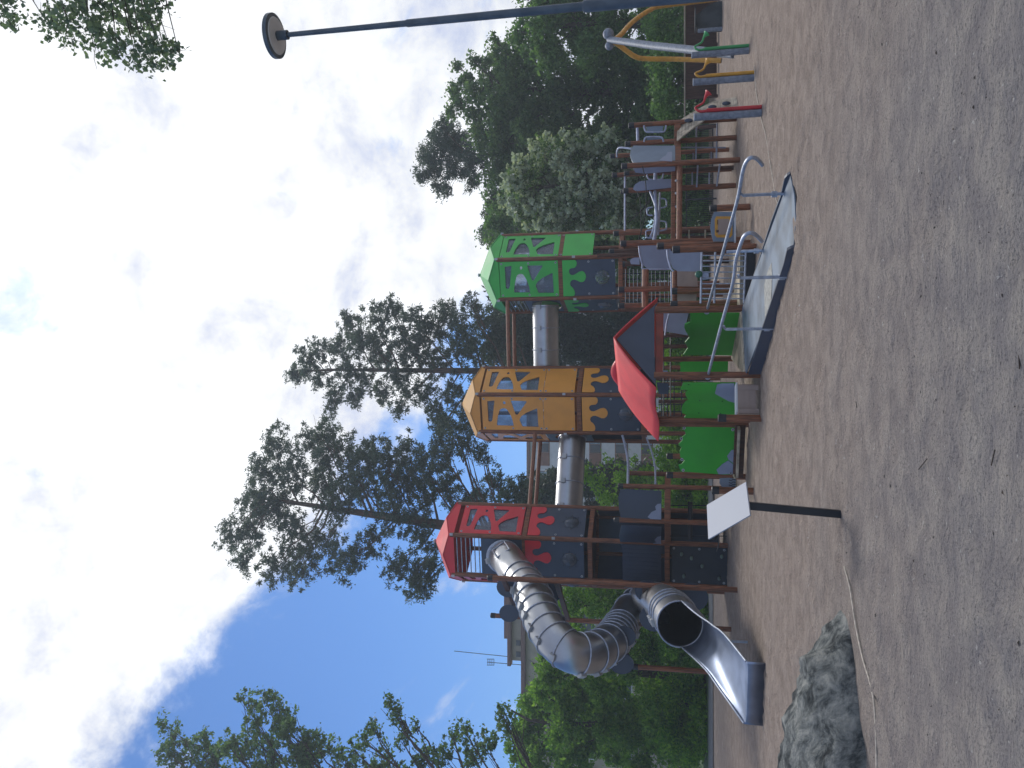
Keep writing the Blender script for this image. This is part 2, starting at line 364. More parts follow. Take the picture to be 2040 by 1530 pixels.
# ================================================================ SETTING
def ground():
    xs = [-160, -110, -75, -50, -34, -23, -16] + list(np.arange(-12, 12.001, .075)) + [16, 23, 34, 50, 75, 110, 160]
    ys = [-25, -12, -4, 0]; y = 2.0
    while y < 27: ys.append(y); y += .045 + max(0, y - 4) * .0065
    ys += [30, 34, 40, 50, 70, 110, 180, 290]; nx, ny = len(xs), len(ys)
    rg = np.random.RandomState(9); X, Y_ = np.meshgrid(np.array(xs), np.array(ys))
    # footprints and scuffs: many small pits with raised rims
    Zg = np.zeros_like(X); xd = np.array(xs); yd = np.array(ys)
    for _ in range(5200):
        px, py = rg.uniform(-11, 11), 2.2 + 22 * rg.uniform() ** 1.25; a = rg.uniform(0, math.pi); l, w = rg.uniform(.10, .26), rg.uniform(.045, .10); h = rg.uniform(.004, .016)
        i0, i1 = np.searchsorted(xd, px - .6), np.searchsorted(xd, px + .6); j0, j1 = np.searchsorted(yd, py - .6), np.searchsorted(yd, py + .6)
        sx, sy = X[j0:j1, i0:i1] - px, Y_[j0:j1, i0:i1] - py; u = (sx * math.cos(a) + sy * math.sin(a)) / l; v = (-sx * math.sin(a) + sy * math.cos(a)) / w; q = u * u + v * v
        Zg[j0:j1, i0:i1] += h * (-np.exp(-q) + .75 * np.exp(-(np.sqrt(q) - 1.5) ** 2 * 3))
    Zg = np.clip(Zg, -.03, .03); vs = []
    for j, y in enumerate(ys):
        for i, x in enumerate(xs):
            z = 0.0
            if 1 < y < 29 and abs(x) < 12.5:
                z = noise.noise(Vector((x * .5, y * .5, 0))) * .014 + noise.noise(Vector((x * 2.1, y * 2.1, 3))) * .008 + noise.noise(Vector((x * 6.5, y * 6.5, 5))) * .004 + Zg[j, i] * min(1, (12.5 - abs(x)))
            vs.append((x, y, z - .004))
    fs = [(j * nx + i, j * nx + i + 1, (j + 1) * nx + i + 1, (j + 1) * nx + i) for j in range(ny - 1) for i in range(nx - 1)]
    o = MB().add(vs, fs).build('ground', sandmat(), smooth=True); tag(o, kind='structure')
    m_asph = mat('asphalt_path', (.13, .135, .145), .9, var=.15, nscale=8, bump=.3, bscale=60)
    m_grass = mat('grass', (.035, .075, .018), .9, var=.4, nscale=5, c2=(.07, .13, .03), bump=.5, bscale=30)
    p = MB().add([(-60, 28.3, .022), (2.5, 30.6, .022), (2.5, 34, .022), (-60, 34, .022)], [(0, 1, 2, 3)]).build('path', m_asph); tag(p, kind='structure')
    g = MB().add([(-120, 34, .024), (2.5, 34, .024), (120, 28.5, .024), (120, 150, .024), (-120, 150, .024)], [(0, 1, 2, 3, 4)]).build('lawn', m_grass); tag(g, kind='structure')
ground()

# ================================================================ PLAY TOWERS
WIN = [[(445, 380), (445, 540), (456, 547), (470, 545), (480, 530), (505, 380), (500, 375)],
       [(515, 575), (517, 545), (524, 510), (540, 460), (552, 443), (575, 435), (595, 438), (610, 452), (635, 495), (648, 535), (655, 578)],
       [(640, 380), (645, 375), (765, 378), (770, 385), (690, 488), (680, 490), (672, 482)],
       [(705, 533), (706, 522), (720, 500), (760, 472), (845, 437), (853, 438), (857, 585), (725, 582)],
       [(580, 380), (592, 382), (598, 392), (592, 404), (578, 404), (573, 394)]]
WIN = [[((610 - y) / 265, (x - 398) / 502) for x, y in h] for h in WIN]
DRIP = [(1225, 364), (1335, 364), (1346, 372), (1351, 388), (1346, 408), (1333, 422), (1300, 426), (1287, 432), (1281, 445), (1283, 462), (1296, 476), (1318, 478), (1345, 466), (1370, 453), (1395, 449),
        (1413, 458), (1424, 478), (1425, 498), (1416, 519), (1398, 532), (1375, 532), (1350, 520), (1328, 512), (1308, 514), (1293, 525), (1286, 543), (1291, 560), (1310, 575), (1323, 597), (1326, 618), (1320, 634), (1308, 638), (1225, 638)]
DRIP = [((637 - y) / 273, (x - 1225) / 450) for x, y in DRIP]

def tower(label, ymid, ytop_ref, Y, alpha, s, cmat, rmat, lv, faces, decks):
    al = math.radians(alpha); M = at(ytop_ref, ymid, Y); M.z = 0
    nin = Vector((math.sin(al), math.cos(al), 0)); C = M + nin * (.866 * s)
    V = []
    for i in range(6):
        ang = math.radians(240 + 60 * i) - al
        V.append(C + Vector((math.cos(ang), math.sin(ang), 0)) * s)
    Y1 = V[1].y
    t = thing('play_tower', label, 'play tower', C, 'tall hexagonal play towers')
    Z = lambda x: H(x, Y1)
    ztop = Z(lv['post'])
    for i, v in enumerate(V):
        o = MB().tube([(v.x, v.y, 0), (v.x, v.y, ztop)], .068, 8).build('post', m_wood, t)
        out = (v - C).normalized()
        for xx in lv['clamps']:
            MB().bar(v + out * .07 + Vector((0, 0, Z(xx) - .045)), v + out * .07 + Vector((0, 0, Z(xx) + .045)), .07, .03).build('clamp', m_plate, o)
    for xx, rmt in decks:
        z = Z(xx)
        for i in range(6):
            a, b = V[i], V[(i + 1) % 6]; d = (b - a).normalized()
            MB().bar(a + d * .05 + Vector((0, 0, z)), b - d * .05 + Vector((0, 0, z)), .07, .13).build('beam', m_wood, t)
        MB().sheet([[Vector((v.x, v.y, z + .068)) + (C - v).normalized() * .05 for v in V]], (0, 0, -.045)).build('floor', rmt, t)
    # roof: six kites meeting at the apex, gabled edge boards below
    zv = Z(lv['rv']); zb = Z(lv['fb']); zap = H(lv['apex'], C.y); Mp = []
    Vo = [C + (v - C) * 1.055 for v in V]
    zm = H(lv['rm'], ((V[0] + V[1]) / 2).y)
    for i in range(6):
        m_ = (Vo[i] + Vo[(i + 1) % 6]) / 2; Mp.append(Vector((m_.x, m_.y, zm)))
    vs = [(C.x, C.y, zap)] + [(v.x, v.y, zv) for v in Vo] + [tuple(p) for p in Mp]
    fs = []
    for i in range(6): fs += [(0, 7 + (i - 1) % 6, 1 + i), (0, 1 + i, 7 + i)]
    rb = MB().add(vs + [(a, b, c - .02) for a, b, c in vs], fs + [tuple(13 + k for k in reversed(f)) for f in fs] +
                  [q for i in range(6) for q in ((7 + (i - 1) % 6, 1 + i, 14 + i, 20 + (i - 1) % 6), (1 + i, 7 + i, 20 + i, 14 + i))])
    roof = rb.build('roof', rmat, t)
    MB().ball((C.x, C.y, zap + .02), (.06, .06, .04)).build('finial', m_plate, roof)
    for i in range(6):
        a, b = Vo[i], Vo[(i + 1) % 6]; a = C + (a - C) * .985; b = C + (b - C) * .985; mm = (a + b) / 2
        n = (C - mm).normalized()
        MB().sheet([[Vector((a.x, a.y, zb)), Vector((b.x, b.y, zb)), Vector((b.x, b.y, zv - .022)), Vector((mm.x, mm.y, zm - .024)), Vector((a.x, a.y, zv - .022))]], n * .02).build('gable_board', cmat, t)
    for fi, items in faces.items():
        a, b = V[fi], V[(fi + 1) % 6]; d = (b - a).normalized(); out = Vector((d.y, -d.x, 0)); a0 = a + d * .065; w = (b - a).length - .13
        def P(u, z, push=.0): return a0 + d * (u * w) + out * (.03 + push) + Vector((0, 0, z))
        def bolts(par, zs, push=.0):
            for z in zs:
                for u in (.055, .945):
                    c = P(u, z, push); MB().tube([c, c + out * .012], .032, 10).add([], []).build('bolt_plate', m_plate, par)
                    MB().tube([c + out * .012, c + out * .02], .013, 8).build('bolt', m_cap, par)
        for it in items:
            k = it[0]; z1, z0 = Z(it[1]), Z(it[2])
            if k == 'win':
                o = MB().sheet([[P(0, z0), P(1, z0), P(1, z1), P(0, z1)]] + [[P(u, z1 + (z0 - z1) * v) for u, v in h] for h in WIN], -out * .022).build('window_panel', cmat, t)
                MB().sheet([[P(.03, z0 + .03, -.035), P(.97, z0 + .03, -.035), P(.97, z1 - .03, -.035), P(.03, z1 - .03, -.035)]], -out * .006).build('window_pane', m_pane, o)
                bolts(o, (z1 - .07, (z0 + z1) / 2, z0 + .07))
            elif k == 'blank':
                o = MB().sheet([[P(0, z0), P(1, z0), P(1, z1), P(0, z1)]], -out * .022).build('panel', cmat, t); bolts(o, (z1 - .07, z0 + .07))
            elif k in ('drip', 'slateport', 'dark'):
                cu, cv, r = .5, .755, .2
                hole = [P(cu + r * math.cos(q * math.pi / 14), z1 + (z0 - z1) * cv + r * w * math.sin(q * math.pi / 14)) for q in range(28)]
                holes = [] if k == 'dark' else [hole]
                o = MB().sheet([[P(0, z0), P(1, z0), P(1, z1), P(0, z1)]] + holes, -out * .022).build('slate_panel', m_slate, t)
                if holes:
                    cc = P(cu, z1 + (z0 - z1) * cv); rr = r * w
                    dome = MB(); rings = []
                    for j, (q, h) in enumerate(((1.02, .0), (.85, .05), (.55, .09), (0.2, .11))):
                        rings.append([cc + (d * math.cos(g * math.pi / 10) + Vector((0, 0, 1)) * math.sin(g * math.pi / 10)) * rr * q + out * h for g in range(20)])
                    vs = [p for rg in rings for p in rg]
                    fs = [(j * 20 + g, j * 20 + (g + 1) % 20, (j + 1) * 20 + (g + 1) % 20, (j + 1) * 20 + g) for j in range(3) for g in range(20)] + [tuple(range(60, 80))]
                    dome.add(vs, fs).build('porthole', m_pane, o, smooth=True)
                    for g in range(8):
                        c = cc + (d * math.cos(g * math.pi / 4) + Vector((0, 0, 1)) * math.sin(g * math.pi / 4)) * rr * 1.16
                        MB().tube([c, c + out * .012], .018, 6).build('bolt', m_cap, o)
                if k == 'drip':
                    MB().sheet([[P(u, z1 + (z0 - z1) * v, .022) for u, v in DRIP]], -out * .02).build('drip_board', cmat, t)
                bolts(o, (z1 + (z0 - z1) * .5, z0 + .07))
            elif k == 'plate':
                cu = .5; cz = Z(it[3]); rr = .46
                loop = [P(0, z0), P(1, z0), P(1, z1), P(0, z1)]
                hole = [P(cu, cz) + (d * math.cos(q * math.pi / 14) + Vector((0, 0, 1)) * math.sin(q * math.pi / 14)) * min(rr, w * .47) for q in range(28)]
                MB().sheet([loop, hole], -out * .025).build('slate_panel', m_slate, t)
            elif k == 'rails':
                for q in range(it[3]):
                    z = z1 + (z0 - z1) * (q + .5) / it[3]
                    MB().tube([P(-.05, z, -.03), P(1.05, z, -.03)], .016, 8).build('guard_rail', m_galv, t, smooth=True)
            elif k == 'ribbed':
                o = MB().sheet([[P(0, z0), P(1, z0), P(1, z1), P(0, z1)]], -out * .022).build('shutter', m_slate, t)
                mb = MB()
                for q in range(9): mb.bar(P((q + .5) / 9, z0 + .03, .004), P((q + .5) / 9, z1 - .03, .004), .085 * w, .012, up=out)
                mb.build('shutter_slats', m_slate, o)
            elif k == 'climb':
                o = MB().sheet([[P(0, z0), P(1, z0), P(1, z1), P(0, z1)]], -out * .03).build('climbing_wall', m_black, t)
                for (u, v) in ((.80, .18), (.70, .36), (.20, .22), (.50, .55), (.78, .90), (.18, .86)):
                    MB().ball(P(u, z1 + (z0 - z1) * v, .03), (.06, .05, .045), 8, 6).build('climbing_hold', m_hold, o, smooth=True)
                bolts(o, (z1 - .06, (z1 + z0) / 2, z0 + .08))
    return t, C, V
m_hold = mat('climbing_hold', (.14, .19, .16), .6, var=.2)

redT, redC, redV = tower('tall play tower with red roof and red window board, where the spiral tube slide starts',
    1107, 960, 22.25, 9.5, 1.175, m_red, m_redroof,
    dict(post=897, clamps=(900, 1103), rv=894, fb=904, rm=882.5, apex=867.5),
    {1: [('win', 913, 1037), ('drip', 1050, 1163)],
     0: [('rails', 905, 958, 6), ('plate', 958, 1045, 1001), ('drip', 1046, 1163), ('ribbed', 1240, 1317), ('climb', 1338, 1449)],
     5: [('win', 913, 1037), ('drip', 1050, 1163), ('dark', 1238, 1318)], 2: [('win', 913, 1037), ('plate', 1050, 1178, 1124), ('dark', 1182, 1440)],
     3: [('blank', 940, 1037), ('dark', 1050, 1440)], 4: [('blank', 980, 1037), ('dark', 1050, 1440)]},  # dark back boards added to keep the lower tower interior dark
    [(1044, m_wood_d), (1175, m_wood_d), (1329, m_wood_d)])
yelT, yelC, yelV = tower('tall play tower with yellow roof and yellow window boards, middle of three',
    823, 1000, 23.9, 14, 1.17, m_yel, m_yelroof,
    dict(post=951, clamps=(951, 1124), rv=947, fb=955, rm=937, apex=920),
    {1: [('win', 959, 1081), ('blank', 1082, 1144), ('drip', 1159, 1275)],
     0: [('win', 959, 1081), ('blank', 1082, 1144), ('drip', 1159, 1275)],
     5: [('win', 959, 1081), ('plate', 1083, 1175, 1129)], 2: [('win', 959, 1030), ('plate', 1034, 1130, 1080)],
     3: [('blank', 1080, 1144), ('dark', 1160, 1275)], 4: [('blank', 1080, 1144), ('dark', 1160, 1275)]},
    [(1153, m_wood_d), (1281, m_wood_d)])
grnT, grnC, grnV = tower('tall hexagonal play tower with green roof and green window boards, farthest right',
    556, 1050, 24.2, 16.5, 1.22, m_grn, m_grn_l,
    dict(post=989, clamps=(989, 1143), rv=985, fb=993, rm=973, apex=955.5),
    {0: [('win', 994, 1111), ('drip', 1120, 1225)], 1: [('win', 994, 1111), ('blank', 1112, 1180)],
     5: [('rails', 996, 1040, 5), ('plate', 1040, 1119, 1080), ('drip', 1120, 1225)],
     3: [('blank', 1060, 1119)], 4: [('blank', 1060, 1119), ('dark', 1130, 1225)], 2: [('win', 994, 1111)]},
    [(1115.5, m_wood_d), (1236, m_wood_d)])

# ================================================================ TUNNELS between the towers
def tunnel(label, A, B, z, Va, Vb, Vc, Vd, zp1, zp2):
    A = Vector((A.x, A.y, z)); B = Vector((B.x, B.y, z)); d = (B - A).normalized()
    t = thing('tube_tunnel', label, 'tunnel', (A + B) / 2, 'steel crawl tubes between the towers')
    n = 7; R = .41
    MB().tube([A + (B - A) * (i / n) for i in range(n + 1)], R, 40, caps=False).build('tube', m_steel, t, smooth=True)
    r = d.cross(Vector((0, 0, 1))).normalized(); u = Vector((0, 0, 1))
    for q in (.03, .35, .67, .97):
        c = A + (B - A) * q
        g = MB().tube([c + (r * math.cos(k * math.pi / 16) + u * math.sin(k * math.pi / 16)) * (R + .012) for k in range(32)], .018, 6, closed=True).build('joint_ring', m_galv, t, smooth=True)
        fr = -r if (-r).y < 0 else r
        cc = c + (fr * .9 + u * .35).normalized() * (R + .03)
        MB().bar(cc - d * .07, cc + d * .07, .13, .06, up=fr).build('joint_clamp', m_plate, g)
    for k, (a, b, zp) in enumerate(((Va, Vb, zp1), (Vc, Vd, zp2))):
        MB().tube([(a.x, a.y, zp), (b.x, b.y, zp)], .062, 10).build('pole', m_log, t, smooth=True)
    return t
mid = lambda a, b: (a + b) / 2
tunnel('steel crawl tube under two wooden poles between the red roofed and yellow roofed towers',
       mid(redV[2], redV[3]), mid(yelV[5], yelV[0]), H(1127, 23.0), redV[2], yelV[0], redV[3], yelV[5], H(1055, redV[2].y), H(1066, redV[3].y))
tunnel('steel crawl tube under two wooden poles between the yellow roofed and green roofed towers',
       mid(yelV[2], yelV[3]), mid(grnV[5], grnV[0]), H(1081, 24.4), yelV[2], grnV[0], yelV[3], grnV[5], H(1014, yelV[2].y), H(1026, yelV[3].y))

# ================================================================ SPIRAL TUBE SLIDE
def slide():
    t = thing('tube_slide', 'spiral steel tube slide with open tray at its foot, left of the red roofed tower', 'slide', gnd(1500, 1300))
    f0 = mid(redV[0], redV[1])
    P = [(f0.x, f0.y, H(1001, f0.y))]
    P += [at(*q) for q in ((1010, 1112, 21.3), (1024, 1136, 20.9), (1042, 1156, 20.2), (1060, 1182, 19.2), (1073, 1214, 18.4), (1086, 1246, 17.9), (1108, 1279, 17.5),
                           (1138, 1300, 17.3), (1168, 1304, 17.5), (1196, 1294, 18.2), (1219, 1276, 19.2), (1236, 1250, 20.4), (1252, 1222, 21.6),
                           (1266, 1204, 22.4), (1279, 1196, 22.5), (1292, 1193, 21.6), (1305, 1195, 20.2), (1318, 1201, 18.8), (1331, 1211, 17.6), (1344, 1227, 16.7), (1355, 1243, 16.0))]
    C = smooth_path(P, 6); R = .44
    for _ in range(14): C = [C[0]] + [(C[i - 1] + C[i] * 2 + C[i + 1]) / 4 for i in range(1, len(C) - 1)] + [C[-1]]
    cl = MB()
    tb = cl.tube(C, R, 40, caps=False).build('tube', m_steel, t, smooth=True)
    sol = tb.modifiers.new('thick', 'SOLIDIFY'); sol.thickness = .008
    # joint rings with clamps, closer together in the bends
    L = [0.0]
    for i in range(1, len(C)): L.append(L[-1] + (C[i] - C[i - 1]).length)
    def ring(s):
        i = max(k for k in range(len(L)) if L[k] <= s + 1e-6); i = min(i, len(C) - 2); q = (s - L[i]) / max(1e-6, L[i + 1] - L[i])
        c = C[i].lerp(C[i + 1], q); d = (C[min(i + 2, len(C) - 1)] - C[max(i - 1, 0)]).normalized(); r = d.cross(Vector((0, 0, 1))).normalized(); u = r.cross(d).normalized()
        g = MB().tube([c + (r * math.cos(k * math.pi / 16) + u * math.sin(k * math.pi / 16)) * (R + .012) for k in range(32)], .02, 6, closed=True).build('joint_ring', m_galv, t, smooth=True)
        fr = (Vector((0, -1, 0)) - d * Vector((0, -1, 0)).dot(d)); fr = (fr.normalized() * .8 + u * .6).normalized()
        MB().bar(c + fr * (R + .03) - d * .07, c + fr * (R + .03) + d * .07, .15, .07, up=fr).build('joint_clamp', m_plate, g)
    tot = L[-1]
    for s in (.06, .2, .38, .58, 2.15, 2.7, 3.25, 3.8, 4.25, 4.6, 4.95, 5.3, 5.65, 6.0, 6.4, 6.9, 7.6, 7.9, 8.2, 8.5, 8.8, 9.1, 10.6, 11.2, 11.8, tot - 1.25, tot - .95, tot - .65):
        if s < tot: ring(s)
    # small hatch frame on the first straight
    i = min(range(len(L)), key=lambda k: abs(L[k] - 1.2)); c = C[i]; d = (C[i + 1] - C[i - 1]).normalized(); u = Vector((0, 0, 1)); r = d.cross(u).normalized()
    fr = r if r.y < 0 else -r; fr = (fr * .85 + u * .5).normalized(); sd_ = d.cross(fr).normalized()
    cc = c + fr * (R + .012); q = [cc + d * a * .24 + sd_ * b * .2 - fr * .03 for a, b in ((-1, -1), (1, -1), (1, 1), (-1, 1))]
    MB().tube(q, .022, 6, closed=True).build('hatch_frame', m_galv, t, smooth=True)
    # open tray
    E = C[-1]; dE = (C[-1] - C[-3]).normalized(); rE = dE.cross(Vector((0, 0, 1))).normalized(); uE = rE.cross(dE).normalized()
    n = 16; m = 24; vs = []
    EL = smooth_path([at(1375, 1289, 15.75), at(1402, 1326, 15.1), at(1428, 1365, 14.5), at(1456, 1404, 13.9), gnd(1482, 1441, .29)], 4)
    ER = smooth_path([at(1378, 1210, 15.75), at(1400, 1230, 15.3), at(1420, 1246, 14.8), at(1443, 1264, 14.2), gnd(1486, 1317, .29)], 4)
    if rE.dot(ER[0] - EL[0]) > 0: rE = -rE
    for i in range(n + 1):
        q = i / n; a_, b_ = ER[i], EL[i]; flat = q ** 1.5
        dep = (.25 * (1 - q) ** .8 + .02)
        for k in range(m + 1):
            u = k / m; a = u * 2 - 1; prof = (1 - abs(a) ** (2.2 + 6 * flat))
            if q < .25: prof = prof * (q / .25) + (1 - q / .25) * math.sqrt(max(0, 1 - a * a))
            v1 = a_.lerp(b_, u) - Vector((0, 0, dep * prof)); th = math.radians(-86 + 172 * u)
            v0 = E + (rE * math.sin(th) - uE * math.cos(th)) * R + ((a_ + b_) - (ER[0] + EL[0])) / 2
            w_ = min(1, q / .4); w_ = w_ * w_ * (3 - 2 * w_); vs.append(v0.lerp(v1, w_))
    fs = [(i * (m + 1) + k, i * (m + 1) + k + 1, (i + 1) * (m + 1) + k + 1, (i + 1) * (m + 1) + k) for i in range(n) for k in range(m)]
    k0 = n * (m + 1); b0 = len(vs)
    for k in range(m + 1):
        p = vs[k0 + k]; vs.append(p + Vector((0, -.03, -.015)))
    for k in range(m + 1):
        p = vs[k0 + k]; vs.append(Vector((p.x, p.y - .05, -.02)))
    fs += [(k0 + k, k0 + k + 1, b0 + k + 1, b0 + k) for k in range(m)] + [(b0 + k, b0 + k + 1, b0 + m + 2 + k, b0 + m + 1 + k) for k in range(m)]
    tr = MB().add(vs, fs).build('tray', m_steel_in, t, smooth=True); tr.modifiers.new('thick', 'SOLIDIFY').thickness = .012
    edge = [vs[i * (m + 1)] for i in range(n + 1)]; MB().tube(edge, .017, 8).build('tray_edge', m_galv, tr, smooth=True)
    edge = [vs[i * (m + 1) + m] for i in range(n + 1)]; MB().tube(edge, .017, 8).build('tray_edge', m_galv, tr, smooth=True)
    MB().tube([E + (rE * math.cos(k * math.pi / 16) + uE * math.sin(k * math.pi / 16)) * (R + .005) for k in range(0, 17)], .017, 6).build('tube_rim', m_galv, tr, smooth=True)
    p = at(1460, 1268, 16.5); MB().tube([(p.x, 16.2, 0), (p.x, 16.2, .55)], .025, 8).build('tray_leg', m_galv, t, smooth=True)
    # timber frame that carries the tube
    s = thing('slide_support', 'brown timber frame with slate clamping plates holding the spiral tube slide', 'slide support', gnd(1468, 1185))
    post(s, 973, 1151, 973, 18.7, .064); post(s, 979, 1226, 979, 20.9, .062); post(s, 1262, 1328, 1262, 19.6, .062)
    A = at(973, 1151, 18.7); B = at(979, 1226, 20.9); D_ = at(1262, 1328, 19.6)
    def hb(p, q, x, Yp): z = H(x, Yp); MB().bar((p.x, p.y, z), (q.x, q.y, z), .07, .12).build('beam', m_wood_d, s)
    hb(A, B, 1008, 19.05); hb(A, B, 1112, 19.05); hb(A, B, 1285, 19.05); hb(B, D_, 1250, 20.5)
    def disc(x, y, Y, r=.24):
        c = at(x, y, Y); q = [c + Vector((math.cos(k * math.pi / 12) * r, 0, math.sin(k * math.pi / 12) * r * 1.15)) for k in range(24)]
        MB().sheet([q], (0, .03, 0)).build('clamp_plate', m_slate, s)
    disc(1012, 1170, 19.3, .25); disc(1090, 1176, 19.5, .33); disc(1014, 1222, 19.9, .22)
    disc(1243, 1268, 18.9, .24); disc(1238, 1322, 18.9, .25); disc(1304, 1232, 18.4, .30); disc(1290, 1178, 19.3, .26); disc(1378, 1190, 19.2, .33)
slide()

# ================================================================ SLATE PLATFORM beside the red tower
def slate_platform():
    t = thing('low_platform', 'low timber platform with slate guard boards and pale mountain shapes, under the red roofed tower', 'platform', gnd(1455, 980))
    E2 = post(t, 1233, 968, 1240, 20.4); E1 = post(t, 1225, 1036, 1230, 20.3, cap=True)
    Vb = redV[1]; B = Vector((Vb.x, Vb.y, 0))
    E3 = Vector((E2.x + .15, 22.0, 0)); MB().tube([(E3.x, 22, 0), (E3.x, 22, 2.6)], .062, 8).build('post', m_wood, t)
    for p, q in ((E2, E1), (E1, B), (E2, E3)):
        z = H(1330, 20.4); MB().bar((p.x, p.y, z), (q.x, q.y, z), .07, .15).build('beam', m_wood, t)
    z = H(1324, 20.4); MB().sheet([[Vector((p.x, p.y, z)) for p in (E2, E1, B, E3)]], (0, 0, -.04)).build('deck', m_wood_d, t)
    o = board(t, [(1236, 974), (1318, 978), (1318, 1036), (1237, 1031), (1233, 1015), (1232, 990)], E2, E1, .022, m_slate, 'guard_board', push=.04)
    board(o, [(1317, 1003), (1310, 1004), (1305, 1009), (1307, 1016), (1298, 1020), (1290, 1030), (1296, 1034), (1317, 1035)], E2, E1, .01, m_lav, 'mountain_shape', push=.055)
    o = board(t, [(1238, 1047), (1318, 1050), (1316, 1093), (1238, 1090), (1233, 1070)], E1, B, .022, m_slate, 'guard_board', push=.03)
    board(o, [(1317, 1069), (1310, 1070), (1304, 1076), (1308, 1081), (1298, 1084), (1290, 1092), (1317, 1094)], E1, B, .01, m_lav, 'mountain_shape', push=.045)
    l = thing('rope_ladder', 'black rope ladder with thick rungs hanging below the slate platform', 'rope ladder', gnd(1449, 1040))
    Y = 21.0
    for y in (1007, 1068):
        rod(l, [at(1335, y, Y), at(1448, y, Y)], .012, m_rope, 'rope')
    for x in (1375, 1424): MB().tube([at(x, 1000, Y), at(x, 1074, Y)], .06, 10).build('rung', m_cap, l, smooth=True)
    h = thing('curved_handrail', 'pair of curved grey handrails between the yellow roofed tower and the slate platform', 'handrail', at(1250, 920, 22))
    rod(h, [at(1240, 868, 23.6), at(1246, 890, 23), at(1251, 920, 22), at(1251, 968, 20.5)], .035, m_galv_p)
    rod(h, [at(1288, 872, 23.6), at(1298, 900, 22.6), at(1305, 930, 21.6), at(1306, 968, 20.5)], .025, m_galv_p)
slate_platform()

